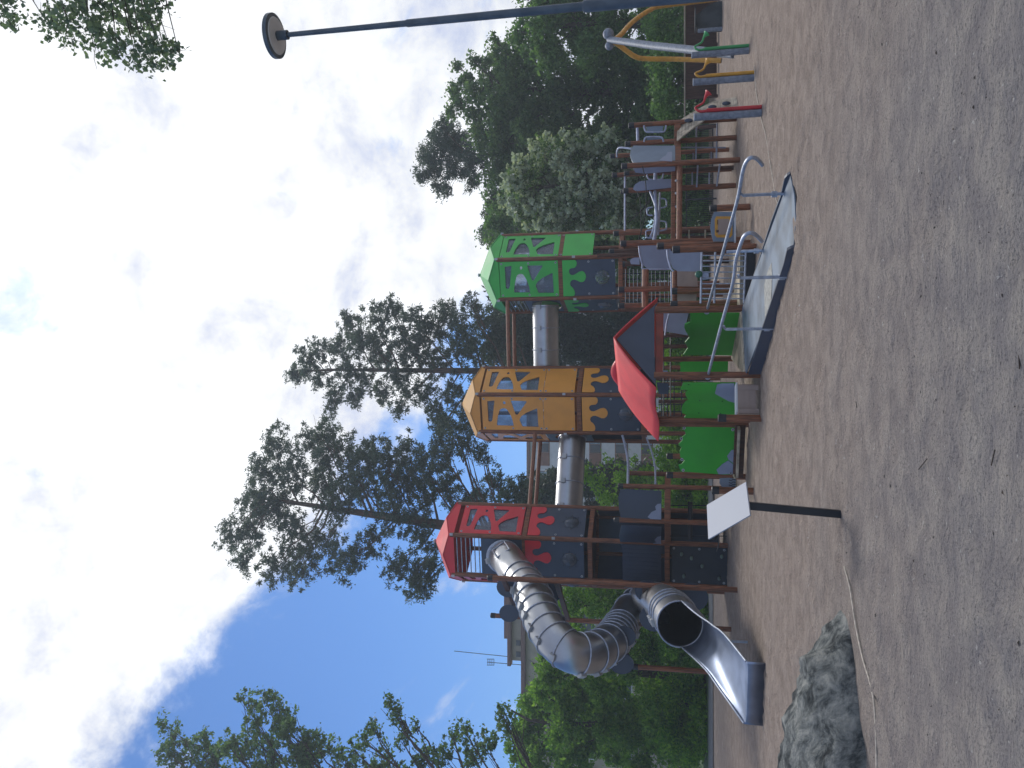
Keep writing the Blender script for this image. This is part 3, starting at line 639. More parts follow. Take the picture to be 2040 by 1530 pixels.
# ================================================================ PLAYHOUSE in front
P2 = gnd(1515, 752); P2.z = 0; P1 = Vector((at(1440, 616, 14.6).x, 14.6, 0))
def playhouse():
    t = thing('playhouse', 'low playhouse with wavy red roof, slate gable and leaf-edged green walls', 'playhouse', gnd(1490, 760))
    G1 = at(1222, 672, 15.0); G2 = at(1231, 778, 16.4); rd = (G2 - G1); rd.z = 0; rl = rd.length; rd.normalize(); sdv = Vector((rd.y, -rd.x, 0))   # towards the right
    if sdv.x < 0: sdv = -sdv
    zr = G1.z; ze = H(1308, 15.0)
    # left slope with wavy eave
    n = 10; vs = []; hw = 1.13
    def slope(side, hw, lenf, nm, sag):
        vs = []; N_ = 16; K = 8
        for i in range(N_ + 1):
            q = i / N_; base = Vector((G1.x, G1.y, zr)) + rd * (q * rl * lenf)
            wv = .05 * math.sin(q * 7) + .03 * math.sin(q * 13 + 1)
            for k in range(K + 1):
                r = k / K; z = zr + (ze - zr) * (r ** 1.05) + .07 * (math.sin(r * math.pi)) * sag + .03 * math.sin(q * 6) * r
                vs.append(base + sdv * side * (r * (hw + wv)) + Vector((0, 0, z - zr)))
        fs = [(i * (K + 1) + k, i * (K + 1) + k + 1, (i + 1) * (K + 1) + k + 1, (i + 1) * (K + 1) + k) for i in range(N_) for k in range(K)]
        o = MB().add(vs, fs).build(nm, m_redroof, t, smooth=True); o.modifiers.new('thick', 'SOLIDIFY').thickness = .02; return o
    slope(-1, hw, 1.0, 'roof_slope', .6); slope(1, .93, 1.0, 'roof_slope', .3)
    # a second small curled ridge piece
    cr_ = []; m_ = 12
    for i in range(m_ + 1):
        q = i / m_; b_ = Vector((G1.x, G1.y, zr)) + rd * (rl * (.45 + .55 * q)) + sdv * .03; h_ = .13 * math.sin(math.pi * min(1, q * 1.05)) + .01
        for k in range(4): cr_.append(b_ + Vector((0, 0, h_ * k / 3 - .01)) + sdv * .05 * (k / 3) ** 2)
    o_ = MB().add(cr_, [(i * 4 + k, i * 4 + k + 1, i * 4 + 5 + k, i * 4 + 4 + k) for i in range(m_) for k in range(3)]).build('ridge_flap', m_red, t, smooth=True); o_.modifiers.new('thick', 'SOLIDIFY').thickness = .015
    # gable board
    gp = Vector((G1.x, G1.y, 0)) + rd * .05
    L = [gp + Vector((0, 0, zr - .06)), gp - sdv * (hw * .93) + Vector((0, 0, ze + .0)), gp - sdv * .55 + Vector((0, 0, ze + .03)), gp + sdv * .7 + Vector((0, 0, ze + .05)), gp + sdv * .9 + Vector((0, 0, ze - .02))]
    MB().sheet([L], rd * .025).build('gable', m_slate, t)
    bk = gp + rd * (rl - .12); L2 = [v + rd * (rl - .12) for v in L]; MB().sheet([L2], rd * .025).build('gable', m_slate, t)
    MB().bar(gp - sdv * .75 + rd * .06 + Vector((0, 0, ze - .05)), gp + sdv * .8 + rd * .06 + Vector((0, 0, ze - .05)), .05, .14).build('beam', m_redwood, t)
    # posts
    a = post(t, 1303, 747, 1400, P2.y, .058, cap=False); b = post(t, 1305, 616, 1400, P1.y, .066, cap=False)
    c = post(t, 1303, 845, 1400, 16.0, .058, cap=False); d = post(t, 1303, 715, 1400, 17.0, .058, cap=False)
    e = post(t, 1303, 835, 1320, 15.7, .058, cap=False)
    f = post(t, 1338, 606, 1345, 15.3, .06)
    gq = post(t, 1330, 948, 1400, 16.6, .06); hq = post(t, 1330, 909, 1350, 17.4, .06)
    c.z = a.z = b.z = d.z = gq.z = 0
    # leaf-edged walls
    Ga = zz([(1010, 728), (945, 730), (935, 760), (915, 805), (960, 800), (1005, 812), (985, 835), (972, 860), (985, 885), (1012, 930), (975, 945), (940, 990), (930, 1030), (932, 1075), (985, 1098), (960, 1130), (935, 1172), (1545, 1190), (1568, 730)], 1200, 640, 5.884)
    o = board(t, Ga, a, c, .02, m_hedge, 'leaf_wall', push=.02)
    board(o, zz([(1345, 745), (1400, 735), (1545, 733), (1562, 960), (1480, 938), (1320, 850)], 1200, 640, 5.884), a, c, .01, m_lav, 'rock_shape', push=.035)
    for (x, y) in ((1010, 738), (970, 1165), (1140, 927), (1405, 935), (1130, 1070), (1385, 1075)):
        cc = onp(1200 + x / 5.884, 640 + y / 5.884, a, c); MB().tube([cc + Vector((0, -.03, 0)), cc + Vector((0, -.05, 0))], .015, 8).build('bolt', m_cap, o)
    Gb = zz([(108, 45), (152, 142), (118, 165), (105, 180), (112, 210), (85, 238), (68, 250), (82, 275), (100, 292), (80, 340), (85, 400), (130, 428), (135, 440), (100, 482), (65, 490), (90, 562), (595, 600), (700, 592), (705, 58)], 1340, 840, 5.667)
    o = board(t, Gb, c, gq, .02, m_hedge, 'leaf_wall', push=.02)
    board(o, zz([(495, 545), (560, 482), (628, 440), (692, 488), (690, 592), (520, 595)], 1340, 840, 5.667), c, gq, .01, m_lav, 'rock_shape', push=.035)
    board(o, zz([(615, 390), (665, 322), (702, 320), (697, 478), (632, 432)], 1340, 840, 5.667), c, gq, .01, m_lav, 'rock_shape', push=.035)
    for (x, y) in ((130, 70), (678, 90), (98, 190), (105, 425), (118, 545), (655, 578)):
        cc = onp(1340 + x / 5.667, 840 + y / 5.667, c, gq); k = MB().tube([cc + Vector((0, -.03, 0)), cc + Vector((0, -.045, 0))], .03, 10).build('bolt_plate', m_plate, o)
        MB().tube([cc + Vector((0, -.045, 0)), cc + Vector((0, -.055, 0))], .013, 8).build('bolt', m_cap, o)
    Gc = zz([(1030, -90), (1030, 12), (965, 38), (960, 75), (978, 120), (1022, 186), (970, 250), (1003, 312), (950, 392), (1570, 402), (1582, 300), (1625, 0), (1625, -90)], 1200, 640, 5.884)
    board(t, Gc, b, d, .02, m_hedge, 'leaf_wall', push=.0)
    Gd = zz([(905, 490), (940, 470), (1000, 460), (1475, 462), (1470, 655), (930, 655), (912, 600), (915, 540)], 1200, 640, 5.884)
    board(t, Gd, (d.x, 18.0), (c.x + 1.0, 18.0), .02, m_hedge, 'leaf_wall')
    # floor and skirting
    MB().sheet([[Vector((p.x, p.y, .26)) for p in (a, b, d)]], (0, 0, -.05)).build('floor', m_plank, t)
    MB().bar((c.x, c.y - .05, .16), (gq.x, gq.y - .05, .16), .06, .2).build('beam', m_wood_d, t)
    p0 = onp(1470, 850, c, gq); p1 = onp(1466, 945, c, gq); MB().bar(p0 + Vector((0, -.12, -.01)), p1 + Vector((0, -.12, -.01)), .22, .045).build('bench_plank', m_plank, t)
    # back rail posts
    for (y, xt, Y) in ((765, 1310, 19.5), (668, 1310, 18.6), (690, 1310, 18.8), (800, 1312, 19)):
        post(t, xt, y, 1350, Y, .05, cap=False, m=m_wood_d)
    for x in (1322, 1336): MB().tube([at(x, 652, 18.9), at(x, 842, 18.9)], .016, 6).build('back_rail', m_cap, t)
    # lavender sheet with curved rail, seen below the gable
    board(t, [(1312, 624), (1372, 624), (1366, 648), (1370, 668), (1312, 658)], (0, 17.6), (1, 17.6), .02, m_lav, 'back_board')
    rod(t, [at(1333, 625, 17.4), at(1328, 645, 17.4), at(1325, 668, 17.4)], .018, m_galv_p)
    board(t, [(1303, 738), (1330, 738), (1332, 752), (1308, 752)], (0, 18.6), (1, 18.6), .02, m_lav, 'back_board')
    board(t, [(1308, 762), (1332, 764), (1332, 785), (1312, 785)], (0, 18.2), (1, 18.2), .02, m_slate, 'back_board')
    # sand table
    s = thing('sand_table', 'small planked sand table with white rim against the green leaf wall', 'sand table', gnd(1505, 800))
    sp = post(s, 1433, 833, 1475, 13.75, .062)
    q0 = at(1467, 766, 14.0); q1 = at(1467, 825, 13.85); zt = q0.z
    MB().bar(Vector((q0.x, 14.1, zt)), Vector((q1.x, 14.0, zt)), .36, .025).build('rim', m_bwhite, s)
    for i in range(3):
        z = zt - .02 - (zt - .08) * (i + .5) / 3 * .93; MB().bar((q0.x, 13.93, z), (q1.x, 13.83, z), .03, (zt - .05) / 3.1).build('plank', m_tan, s)
    for q in (q0, q1):
        MB().bar((q.x - (.05 if q is q0 else -.05), 13.9 if q is q0 else 13.8, zt - .02), (q.x - (.05 if q is q0 else -.05), 13.9 if q is q0 else 13.8, .03), .08, .03, up=(0, 1, 0)).build('batten', m_tan, s)
playhouse()

# ================================================================ RAMP
def ramp():
    T2 = gnd(1583, 494); T1 = gnd(1577, 348); A2 = Vector((P2.x + .05, P2.y, 0)); A1 = Vector((P1.x, P1.y, 0))
    t = thing('access_ramp', 'wide grey-blue access ramp with dark side boards and pale handrails leading up to the playhouse', 'ramp', (T1 + T2) / 2)
    za = .24
    dv = (T2 - A2).normalized(); fr1, fr2 = T1 - dv * .0, T2
    n = 8; vs = []; e1, e2 = gnd(1584, 430, .012), None
    top = [Vector((A2.x, A2.y, za)), Vector((T2.x, T2.y, .016)), gnd(1585, 440, .016), gnd(1582, 390, .016), Vector((T1.x, T1.y, .016)), Vector((A1.x, A1.y, za))]
    MB().sheet([top], (0, 0, -.015)).build('ramp_deck', m_rampd, t)
    k2 = [(1583, 492), (1575, 495), (1568, 499), (1561, 527), (1541, 588), (1520, 650), (1490, 750), (1515, 751), (1545, 650), (1556, 605), (1566, 560), (1578, 515), (1585, 494)]
    board(t, k2, A2, T2, .035, m_slate, 'side_board', push=.02)
    k1 = [(1574, 346), (1568, 350), (1563, 356), (1555, 392), (1537, 440), (1508, 530), (1478, 622), (1499, 616), (1512, 580), (1535, 510), (1553, 445), (1570, 385), (1578, 347)]
    board(t, k1, A1, T1, .035, m_slate, 'side_board', push=.0)
    P = [(1537, 523), (1529, 540), (1522, 568), (1524, 640), (1536, 600), (1538, 550)]
    pl = [gnd(x, y, .06) for x, y in P]
    u = (A1 - A2); w = top
    # reflection on the deck, made as a thin sheet in its own colour
    nrm = (w[1] - w[0]).cross(w[5] - w[0]).normalized(); nrm = nrm if nrm.z > 0 else -nrm
    L = []
    for x, y in P:
        d = ray(x, y); o = Vector((0, 0, EYE)); tt = (w[0] + nrm * .006 - o).dot(nrm) / d.dot(nrm); L.append(o + d * tt)
    MB().sheet([L], nrm * -.004).build('reflection_patch', m_reflection, t)
    # handrails
    def rail(path, Pa, Pb, posts):
        pts = [onp(x, y, Pa, Pb) for x, y in path]
        r = rod(t, pts, .024, m_galv, 'handrail')
        MB().tube([pts[0] + Vector((-.01, 0, 0)), pts[0] + (pts[0] - pts[1]).normalized() * .02], .05, 10).build('flange', m_galv, r)
        for (x0, y0, x1, y1) in posts:
            a = onp(x0, y0, Pa, Pb); b = onp(x1, y1, Pa, Pb); b = Vector((b.x, b.y - .03, b.z)); a2 = Vector((b.x, b.y, a.z - .04))
            o = MB().tube([a, a2, Vector((b.x, b.y, -.02))], .022, 8).build('rail_post', m_galv, t, smooth=True)
            MB().bar(Vector((b.x, b.y + .02, b.z + .1)), Vector((b.x, b.y + .02, b.z + .03)), .07, .05).build('bracket', m_galv, o)
    n2 = (T2 - A2).normalized(); o2 = Vector((n2.y, -n2.x, 0)) * .0
    rail([(1410, 750), (1436, 652), (1460, 565), (1466, 520), (1477, 483), (1485, 468), (1497, 464), (1508, 470), (1518, 481)], A2, T2, [(1470, 548, 1568, 552), (1441, 650, 1537, 655)])
    rail([(1408, 620), (1430, 540), (1452, 460), (1470, 395), (1478, 350), (1484, 328), (1492, 316), (1502, 314), (1511, 319), (1519, 329)], A1, T1, [(1475, 385, 1553, 387), (1448, 502, 1516, 500)])
ramp()

# ================================================================ GATE and lower decks below the green tower
def lower_decks():
    eP = Vector((at(1508, 494, 14.5).x, 14.5, 0))
    t = thing('baluster_gate', 'pale grey tubular baluster guard with nine uprights behind the ramp handrails', 'guard rail', mid(eP, P1))
    A, B = eP, P1
    for x in (1398, 1425, 1484):
        MB().tube([onp(x + (2 if x > 1450 else 0), 502, A, B), onp(x - 2, 604, A, B)], .02, 8).build('cross_rail', m_galv, t, smooth=True)
    for y in (509, 519.5, 530.5, 542, 554, 565, 575, 585.5, 595):
        MB().tube([onp(1398, y, A, B), onp(1484, y, A, B)], .012, 8).build('baluster', m_galv, t, smooth=True)
    k = onp(1392, 547, A, B) + Vector((0, -.05, .0)); MB().ball(k, (.065, .05, .065), 12, 8).build('knob', m_strip, t, smooth=True)
    board(t, [(1396, 540), (1396, 558), (1412, 556), (1412, 542)], A, B, .02, m_galv_p, 'knob_plate', push=-.01)
    d = thing('split_level_deck', 'stepped timber decks with pale grey boards below the green roofed tower', 'play deck', at(1470, 560, 17).xy.to_3d())
    post(d, 1342, 497, 1350, 14.5, .062); post(d, 1311, 490, 1320, 15.6, .062); post(d, 1238, 485, 1245, 17.2, .06)
    post(d, 1224, 465, 1224, 19.5, .06); post(d, 1234, 577, 1240, 17.0, .06); post(d, 1234, 609, 1240, 17.6, .055)
    post(d, 1236, 526, 1240, 18.4, .055, m=m_wood_d); post(d, 1215, 500, 1230, 20, .055, m=m_wood_d); post(d, 1190, 508, 1230, 21, .05, cap=False, m=m_wood_d)
    post(d, 1338, 580, 1345, 16.2, .06)
    MB().tube([at(1286, 537, 17.1), at(1285, 612, 17.1)], .068, 10).build('log_rail', m_log, d, smooth=True)
    MB().tube([at(1345, 540, 16.4), at(1344, 612, 16.4)], .06, 10).build('log_rail', m_wood, d, smooth=True)
    MB().bar(at(1236, 522, 18.2), at(1236, 590, 18.2), .06, .09).build('beam', m_wood, d)
    board(d, [(1349, 539), (1389, 539), (1390, 571), (1349, 570)], (0, 16.2), (1, 16.25), .02, m_tan, 'tan_board')
    board(d, [(1349, 586), (1388, 586), (1387, 603), (1349, 602)], (0, 16.2), (1, 16.25), .02, m_tan, 'tan_board')
    board(d, [(1274, 489), (1336, 489), (1337, 536), (1290, 535), (1282, 528), (1276, 510)], (0, 17.6), (1, 17.6), .02, m_lav, 'grey_board')
    board(d, [(1333, 500), (1398, 500), (1398, 541), (1350, 540), (1340, 534), (1335, 520)], (0, 15.6), (1, 15.6), .02, m_lav, 'grey_board')
    board(d, [(1274, 513), (1264, 513), (1257, 516), (1255, 520), (1257, 526), (1274, 527)], (0, 17.5), (1, 17.5), .02, m_lav, 'grey_board')
    rod(d, [at(1273, 490, 17.4), at(1275, 508, 17.4), at(1280, 528, 17.4), at(1284, 536, 17.4), at(1336, 536, 17.4)], .02, m_galv_p, sm=True)
    rod(d, [at(1329, 497, 15.5), at(1331, 515, 15.5), at(1337, 535, 15.5), at(1342, 540, 15.5)], .018, m_galv_p)
    rod(d, [at(1337, 541, 15.9), at(1338, 612, 15.9)], .014, m_galv_p, 'net_rope')
    for x in (1246, 1254, 1262, 1270, 1278, 1298, 1306, 1315, 1324, 1332):
        MB().tube([at(x, 536 if x < 1290 else 540, 19), at(x, 607, 19)], .007, 6).build('net_rope', m_zinc, d)
    for y in (545, 556, 590, 600): MB().tube([at(1238, y, 19.1), at(1345, y, 19.1)], .014, 6).build('net_rope', m_rope, d)
    MB().sheet([[Vector((at(1400, y, Y).x, Y, H(1345, 17))) for y, Y in ((470, 19.5), (484, 17.2), (577, 17.0), (609, 17.6), (600, 20))]], (0, 0, -.06)).build('deck', m_wood_d, d)
    MB().sheet([[Vector((at(1470, y, Y).x, Y, .27)) for y, Y in ((497, 14.6), (616, 14.7), (609, 17.6), (485, 17.4))]], (0, 0, -.06)).build('deck', m_plank, d)
    MB().bar((at(1490, 500, 14.6).x, 14.55, .12), (P1.x, 14.65, .12), .05, .2).build('beam', m_black, d)
    # yellow tower's low net
    n = thing('climbing_net', 'black rope net stretched behind the playhouse under the yellow roofed tower', 'climbing net', at(1440, 820, 20.5).xy.to_3d())
    for y in (758, 775, 792, 806, 820): MB().tube([at(1312, y, 20.5), at(1415, y, 20.5)], .014, 6).build('rope', m_rope, n)
    for x in (1318, 1330, 1343, 1358): MB().tube([at(x, 740, 20.5), at(x, 832, 20.5)], .014, 6).build('rope', m_rope, n)
lower_decks()

# ================================================================ RIGHT PLATFORM with climbing ramp
def right_platform():
    t = thing('small_platform', 'right-hand raised timber platform with blue-grey boards and pale rounded handles', 'platform', gnd(1470, 300))
    R1 = post(t, 1254, 250, 1254, 19.1, .06); R2 = post(t, 1247, 287, 1247, 19.0, .06); R3 = post(t, 1240, 331, 1240, 18.1, .062)
    R5 = post(t, 1243, 380, 1243, 19.2, .062); R6 = post(t, 1221, 349, 1221, 20.6, .058); R7 = post(t, 1217, 311, 1217, 21.6, .058)
    post(t, 1238, 382, 1238, 22.0, .055, m=m_wood_d); post(t, 1245, 345, 1245, 20.0, .055, m=m_wood_d)
    zd = H(1350, 18.3)
    for p, q in ((R1, R2), (R2, R3), (R3, R5), (R5, R6), (R6, R7)):
        MB().bar((p.x, p.y, zd), (q.x, q.y, zd), .07, .15).build('beam', m_wood, t)
    MB().sheet([[Vector((p.x, p.y, zd + .06)) for p in (R1, R2, R3, R5, R6, R7)]], (0, 0, -.04)).build('deck', m_wood_d, t)
    o = board(t, [(1345, 290), (1262, 290), (1257, 296), (1255, 308), (1258, 318), (1262, 325), (1345, 322)], R2, R3, .022, m_grey, 'guard_board', push=.05)
    board(o, [(1339, 302), (1330, 303), (1327, 309), (1320, 313), (1313, 320), (1339, 321)], R2, R3, .01, m_lav, 'mountain_shape', push=.066)
    board(t, [(1345, 333), (1268, 333), (1262, 337), (1266, 344), (1285, 346), (1345, 341)], R3, R5, .022, m_lav, 'guard_board', push=.05)
    board(t, [(1345, 356), (1300, 358), (1275, 361), (1265, 367), (1261, 376), (1268, 380), (1345, 372)], R5, (R6.x + .1, R6.y - 1), .022, m_lav, 'guard_board', push=.08)
    def hoop(x0, x1, y, dy, Y):
        rod(t, [at(x0, y, Y), at(x0 + 2, y + dy * .7, Y), at(x0 + 8, y + dy, Y), at(x1 - 8, y + dy, Y), at(x1 - 2, y + dy * .7, Y), at(x1, y, Y)], .022, m_galv_p, 'handle')
    hoop(1283, 1327, 250, 13, 19.0); hoop(1283, 1322, 283, -10, 18.95); hoop(1289, 1322, 346, 12, 20.3)
    board(t, [(1286, 251), (1322, 251), (1319, 262), (1290, 262)], R1, R2, .015, m_grey, 'handle_plate', push=.0)
    board(t, [(1286, 282), (1320, 282), (1316, 275), (1290, 275)], R1, R2, .015, m_grey, 'handle_plate', push=.0)
    MB().tube([at(1270, 255, 19.1), at(1271, 285, 19.1)], .035, 10).build('cross_rail', m_galv_p, t, smooth=True)
    MB().tube([at(1245, 352, 20.6), at(1245, 462, 19.6)], .025, 10).build('cross_rail', m_galv_p, t, smooth=True)
    rod(t, [at(1229, 312, 21.4), at(1230, 300, 21), at(1236, 294, 20.8), at(1262, 297, 20.5)], .025, m_galv_p, 'handle')
    # ladder and rails under the deck
    for (x0, y0, x1, y1) in ((1388, 250, 1386, 322), (1429, 246, 1427, 322), (1390, 328, 1388, 372), (1434, 328, 1428, 370)):
        MB().tube([at(x0, y0, 19.4), at(x1, y1, 19.0)], .022, 8).build('lower_rail', m_galv_p, t, smooth=True)
    for (x0, x1, y) in ((1358, 1446, 294),): MB().tube([at(x0, y, 19.8), at(x1, y, 19.8)], .018, 8).build('upright', m_galv_p, t, smooth=True)
    for y0, y1, x in ((344, 372, 1379), (344, 372, 1413), (305, 322, 1381), (303, 322, 1417)): MB().tube([at(x, y0, 19.6), at(x, y1, 19.6)], .02, 8).build('rung', m_galv_p, t, smooth=True)
    # curved climbing board
    c = thing('climbing_ramp', 'curved climbing ramp of pale planks with blue holds, beside the right-hand platform', 'climbing ramp', gnd(1469, 205))
    near = [at(1348, 281, 18.75), at(1371, 262, 18.7), at(1394, 246, 18.7), at(1417, 229, 18.75), at(1450, 218, 18.8), gnd(1470, 214, .0)]
    far = [at(1349, 242, 19.3), at(1374, 227, 19.3), at(1396, 214, 19.35), at(1424, 201, 19.4), at(1450, 196, 19.4), gnd(1467, 193, .0)]
    ns, fs_ = smooth_path(near, 4), smooth_path(far, 4); nn = len(ns)
    for i in range(nn - 1):
        a, b, p, q = ns[i], ns[i + 1], fs_[i + 1], fs_[i]; g = (b - a) * .05; h = (p - q) * .05
        n = (b - a).cross(q - a).normalized()
        MB().sheet([[a + g, b - g, p - h, q + h]], n * .025 * (1 if n.y > 0 else -1)).build('plank', m_plank, c)
    for (x, y) in ((1372, 240), (1419, 213), (1447, 206)):
        p = at(x, y, 18.95); MB().ball(p, (.05, .05, .1), 8, 6).build('climbing_hold', m_slate, c, smooth=True)
    # beams of the rope walk between platform and green tower
    w = thing('rope_walk', 'two long wooden beams with ropes and wavy grey tubes between platform and decks', 'rope walk', at(1450, 420, 19).xy.to_3d())
    MB().bar(at(1342, 340, 18.4), at(1341, 483, 17.6), .08, .1).build('beam', m_wood, w)
    MB().tube([at(1354, 330, 18.2), at(1353, 481, 17.4)], .06, 10).build('log', m_log, w, smooth=True)
    for y in (360, 385, 412, 440, 468): MB().ball(at(1347, y, 17.95), .03, 8, 6).build('rope_knot', m_plate, w)
    rod(w, [at(1280, 331, 18), at(1284, 350, 18), at(1287, 375, 17.8), at(1287, 410, 17.6), at(1283, 440, 17.4), at(1272, 480, 17.2)], .011, m_rope, 'rope')
    rod(w, [at(1268, 380, 19), at(1275, 400, 18.6), at(1277, 440, 18), at(1277, 465, 17.6)], .01, m_rope, 'rope')
    rod(w, [at(1306, 344, 19.4), at(1305, 380, 19.2), at(1307, 410, 19), at(1309, 440, 18.8), at(1303, 481, 18.4)], .045, m_galv_p, 'wavy_tube')
    rod(w, [at(1294, 378, 19.2), at(1301, 395, 19.1), at(1306, 412, 19), at(1305, 440, 18.9), at(1301, 460, 18.8), at(1296, 472, 18.7)], .03, m_galv_p, 'wavy_tube')
    rod(w, [at(1315, 384, 19.3), at(1314, 412, 19.2), at(1313, 440, 19.1), at(1311, 468, 19)], .025, m_galv_p, 'wavy_tube')
    for y0, x0 in ((415, 1290), (460, 1288)):
        rod(w, [at(1300, y0 - 2, 19), at(x0, y0, 19), at(x0 - 1, y0 + 6, 19), at(x0 + 1, y0 + 13, 19), at(1300, y0 + 14, 19)], .018, m_galv_p, 'handle')
        rod(w, [at(1313, y0 - 20, 19.2), at(1326, y0 - 18, 19.2), at(1328, y0 - 8, 19.2), at(1326, y0 - 3, 19.2), at(1314, y0, 19.2)], .018, m_galv_p, 'handle')
    # play counter board
    b = thing('activity_board', 'grey rounded activity board with orange picture frame on low posts behind the ramp', 'activity board', gnd(1495, 455))
    post(b, 1416, 413, 1470, 15.7, .062); post(b, 1400, 489, 1470, 15.4, .05, cap=False)
    Y = 15.5; O = (0, Y), (1, Y)
    out_ = [(1423, 422), (1462, 422), (1463, 481), (1421, 481), (1417, 466), (1415, 452), (1417, 436)]
    board(b, out_, *O, .025, m_grey, 'board')
    board(b, [(1427, 431), (1456, 431), (1459, 436), (1459, 468), (1455, 473), (1428, 473), (1424, 468), (1424, 436)], *O, .012, m_yelpipe, 'frame', push=.014)
    board(b, [(1430, 436), (1453, 436), (1453, 467), (1430, 467)], *O, .008, m_tan, 'picture', push=.024)
    board(b, [(1427, 458), (1432, 458), (1432, 463), (1427, 463)], *O, .008, m_wood_d, 'tab', push=.034)
    board(b, [(1429, 438), (1430.5, 438), (1430.5, 447), (1429, 447)], *O, .008, m_wood_d, 'tab', push=.034)
    board(b, [(1463, 420), (1466, 420), (1466, 484), (1463, 484)], *O, .2, m_bwhite, 'shelf', push=.05)
    s = thing('ladder_frame', 'dark brown timber ladder frame with pale rungs behind the activity board', 'ladder', at(1440, 468, 19).xy.to_3d())
    for y in (462, 476): post(s, 1340, y, 1345, 19.2, .05, cap=False, m=m_wood_d)
    for x in (1373, 1405): MB().tube([at(x, 458, 19.15), at(x, 480, 19.15)], .02, 8).build('rung', m_plank, s)
right_platform()

# ================================================================ short posts with wobble rope
def wobble():
    t = thing('wobble_rope', 'low springy rope with round grey step on short dark post, right of white sign', 'balance rope', gnd(1501, 980))
    post(t, 1420, 977, 1440, 15.1, .066)
    o = board(t, [(1434, 953), (1452, 952), (1466, 954), (1466, 972), (1452, 974), (1438, 970), (1433, 962)], (0, 15.3), (1, 15.3), .02, m_grey, 'step_board')
    for y in (956, 961, 966, 970):
        MB().tube([at(1452, y, 15.2), at(1457, y + 2, 15.2), at(1460, y - 1, 15.2), at(1466, y, 15.2)], .008, 6).build('spring', m_cap, o)
    rod(t, [at(1462, 946, 15.9), at(1466, 960, 15.5), at(1467, 972, 15.2)], .02, m_plank, 'rope')
    rod(t, [at(1422, 985, 15.1), at(1424, 1010, 15.6), at(1430, 1045, 16.6), at(1432, 1080, 17.6), at(1428, 1098, 19)], .014, m_rope, 'rope')
wobble()

# ================================================================ SIGN
def sign():
    base = gnd(1675, 1024)
    t = thing('sign_board', 'blank white tilted notice board on a thick black post in the foreground', 'sign', base)
    tp = at(1488, 1012, base.y + .05); MB().bar((base.x, base.y, 0), (base.x + .045, base.y + .03, tp.z), .066, .066).build('post', m_signpost, t)
    q = [at(1494, 1026, 7.12), at(1485.6, 960, 7.42), at(1408, 1006, 7.86), at(1411, 1074, 7.56)]
    n = (q[1] - q[0]).cross(q[3] - q[0]).normalized(); n = n if n.z > 0 else -n
    MB().sheet([q], -n * .012).build('board', m_white, t)
    MB().bar(mid(q[0], q[3]).lerp(mid(q[1], q[2]), .2) - n * .03, mid(q[0], q[3]).lerp(mid(q[1], q[2]), .8) - n * .03, .06, .03).build('bracket', m_signpost, t)
sign()

# ================================================================ TALK TUBES
def talk(label, col, pm, xt, yt, yb, xb, hx, hy, sy):
    b = gnd(xb, yb); t = thing('speaking_tube', label, 'speaking tube', b, 'speaking tubes with coloured horns')
    z = H(xt, b.y); MB().tube([(b.x, b.y, 0), (b.x, b.y, z)], .062, 16).build('post', m_zinc, t, smooth=True)
    MB().tube([(b.x, b.y, z), (b.x, b.y, z + .015)], .066, 16).build('post_cap', m_galv, t, smooth=True)
    X = b.x + .095
    MB().tube([(X, b.y - .01, .0), (X, b.y - .01, H(xt + 24, b.y))], .034, 12).build('pipe', pm, t, smooth=True)
    p0 = Vector((X, b.y - .01, H(xt + 26, b.y))); h = at(hx, hy, b.y - .02)
    pts = smooth_path([p0, p0 + Vector((-.01, 0, .12)), p0 + Vector((.06, 0, .20)), p0.lerp(h, .55) + Vector((0, 0, .06)), h, h + (h - p0).normalized() * .04 + Vector((.02, 0, -.05))], 4)
    n = len(pts); rad = [.026 - .008 * min(1, i / (n * .4)) + (.062 * max(0, (i / n - .68) / .32) ** 1.6) for i in range(n)]
    MB().tube(pts, rad, 14).build('horn', pm, t, smooth=True)
talk('grey speaking tube post with green pipe and horn, nearest the lamp post', 0, m_grnpipe, 1379, 108, 101, 1492, 1403, 73, 96)
talk('grey speaking tube post with yellow pipe and horn, middle of the three', 0, m_yelpipe, 1382, 162, 155, 1503, 1406, 128, 149)
talk('grey speaking tube post with red pipe and horn, in front of the curved plank ramp', 0, m_redpipe, 1384, 229, 225, 1517, 1406, 192, 218)

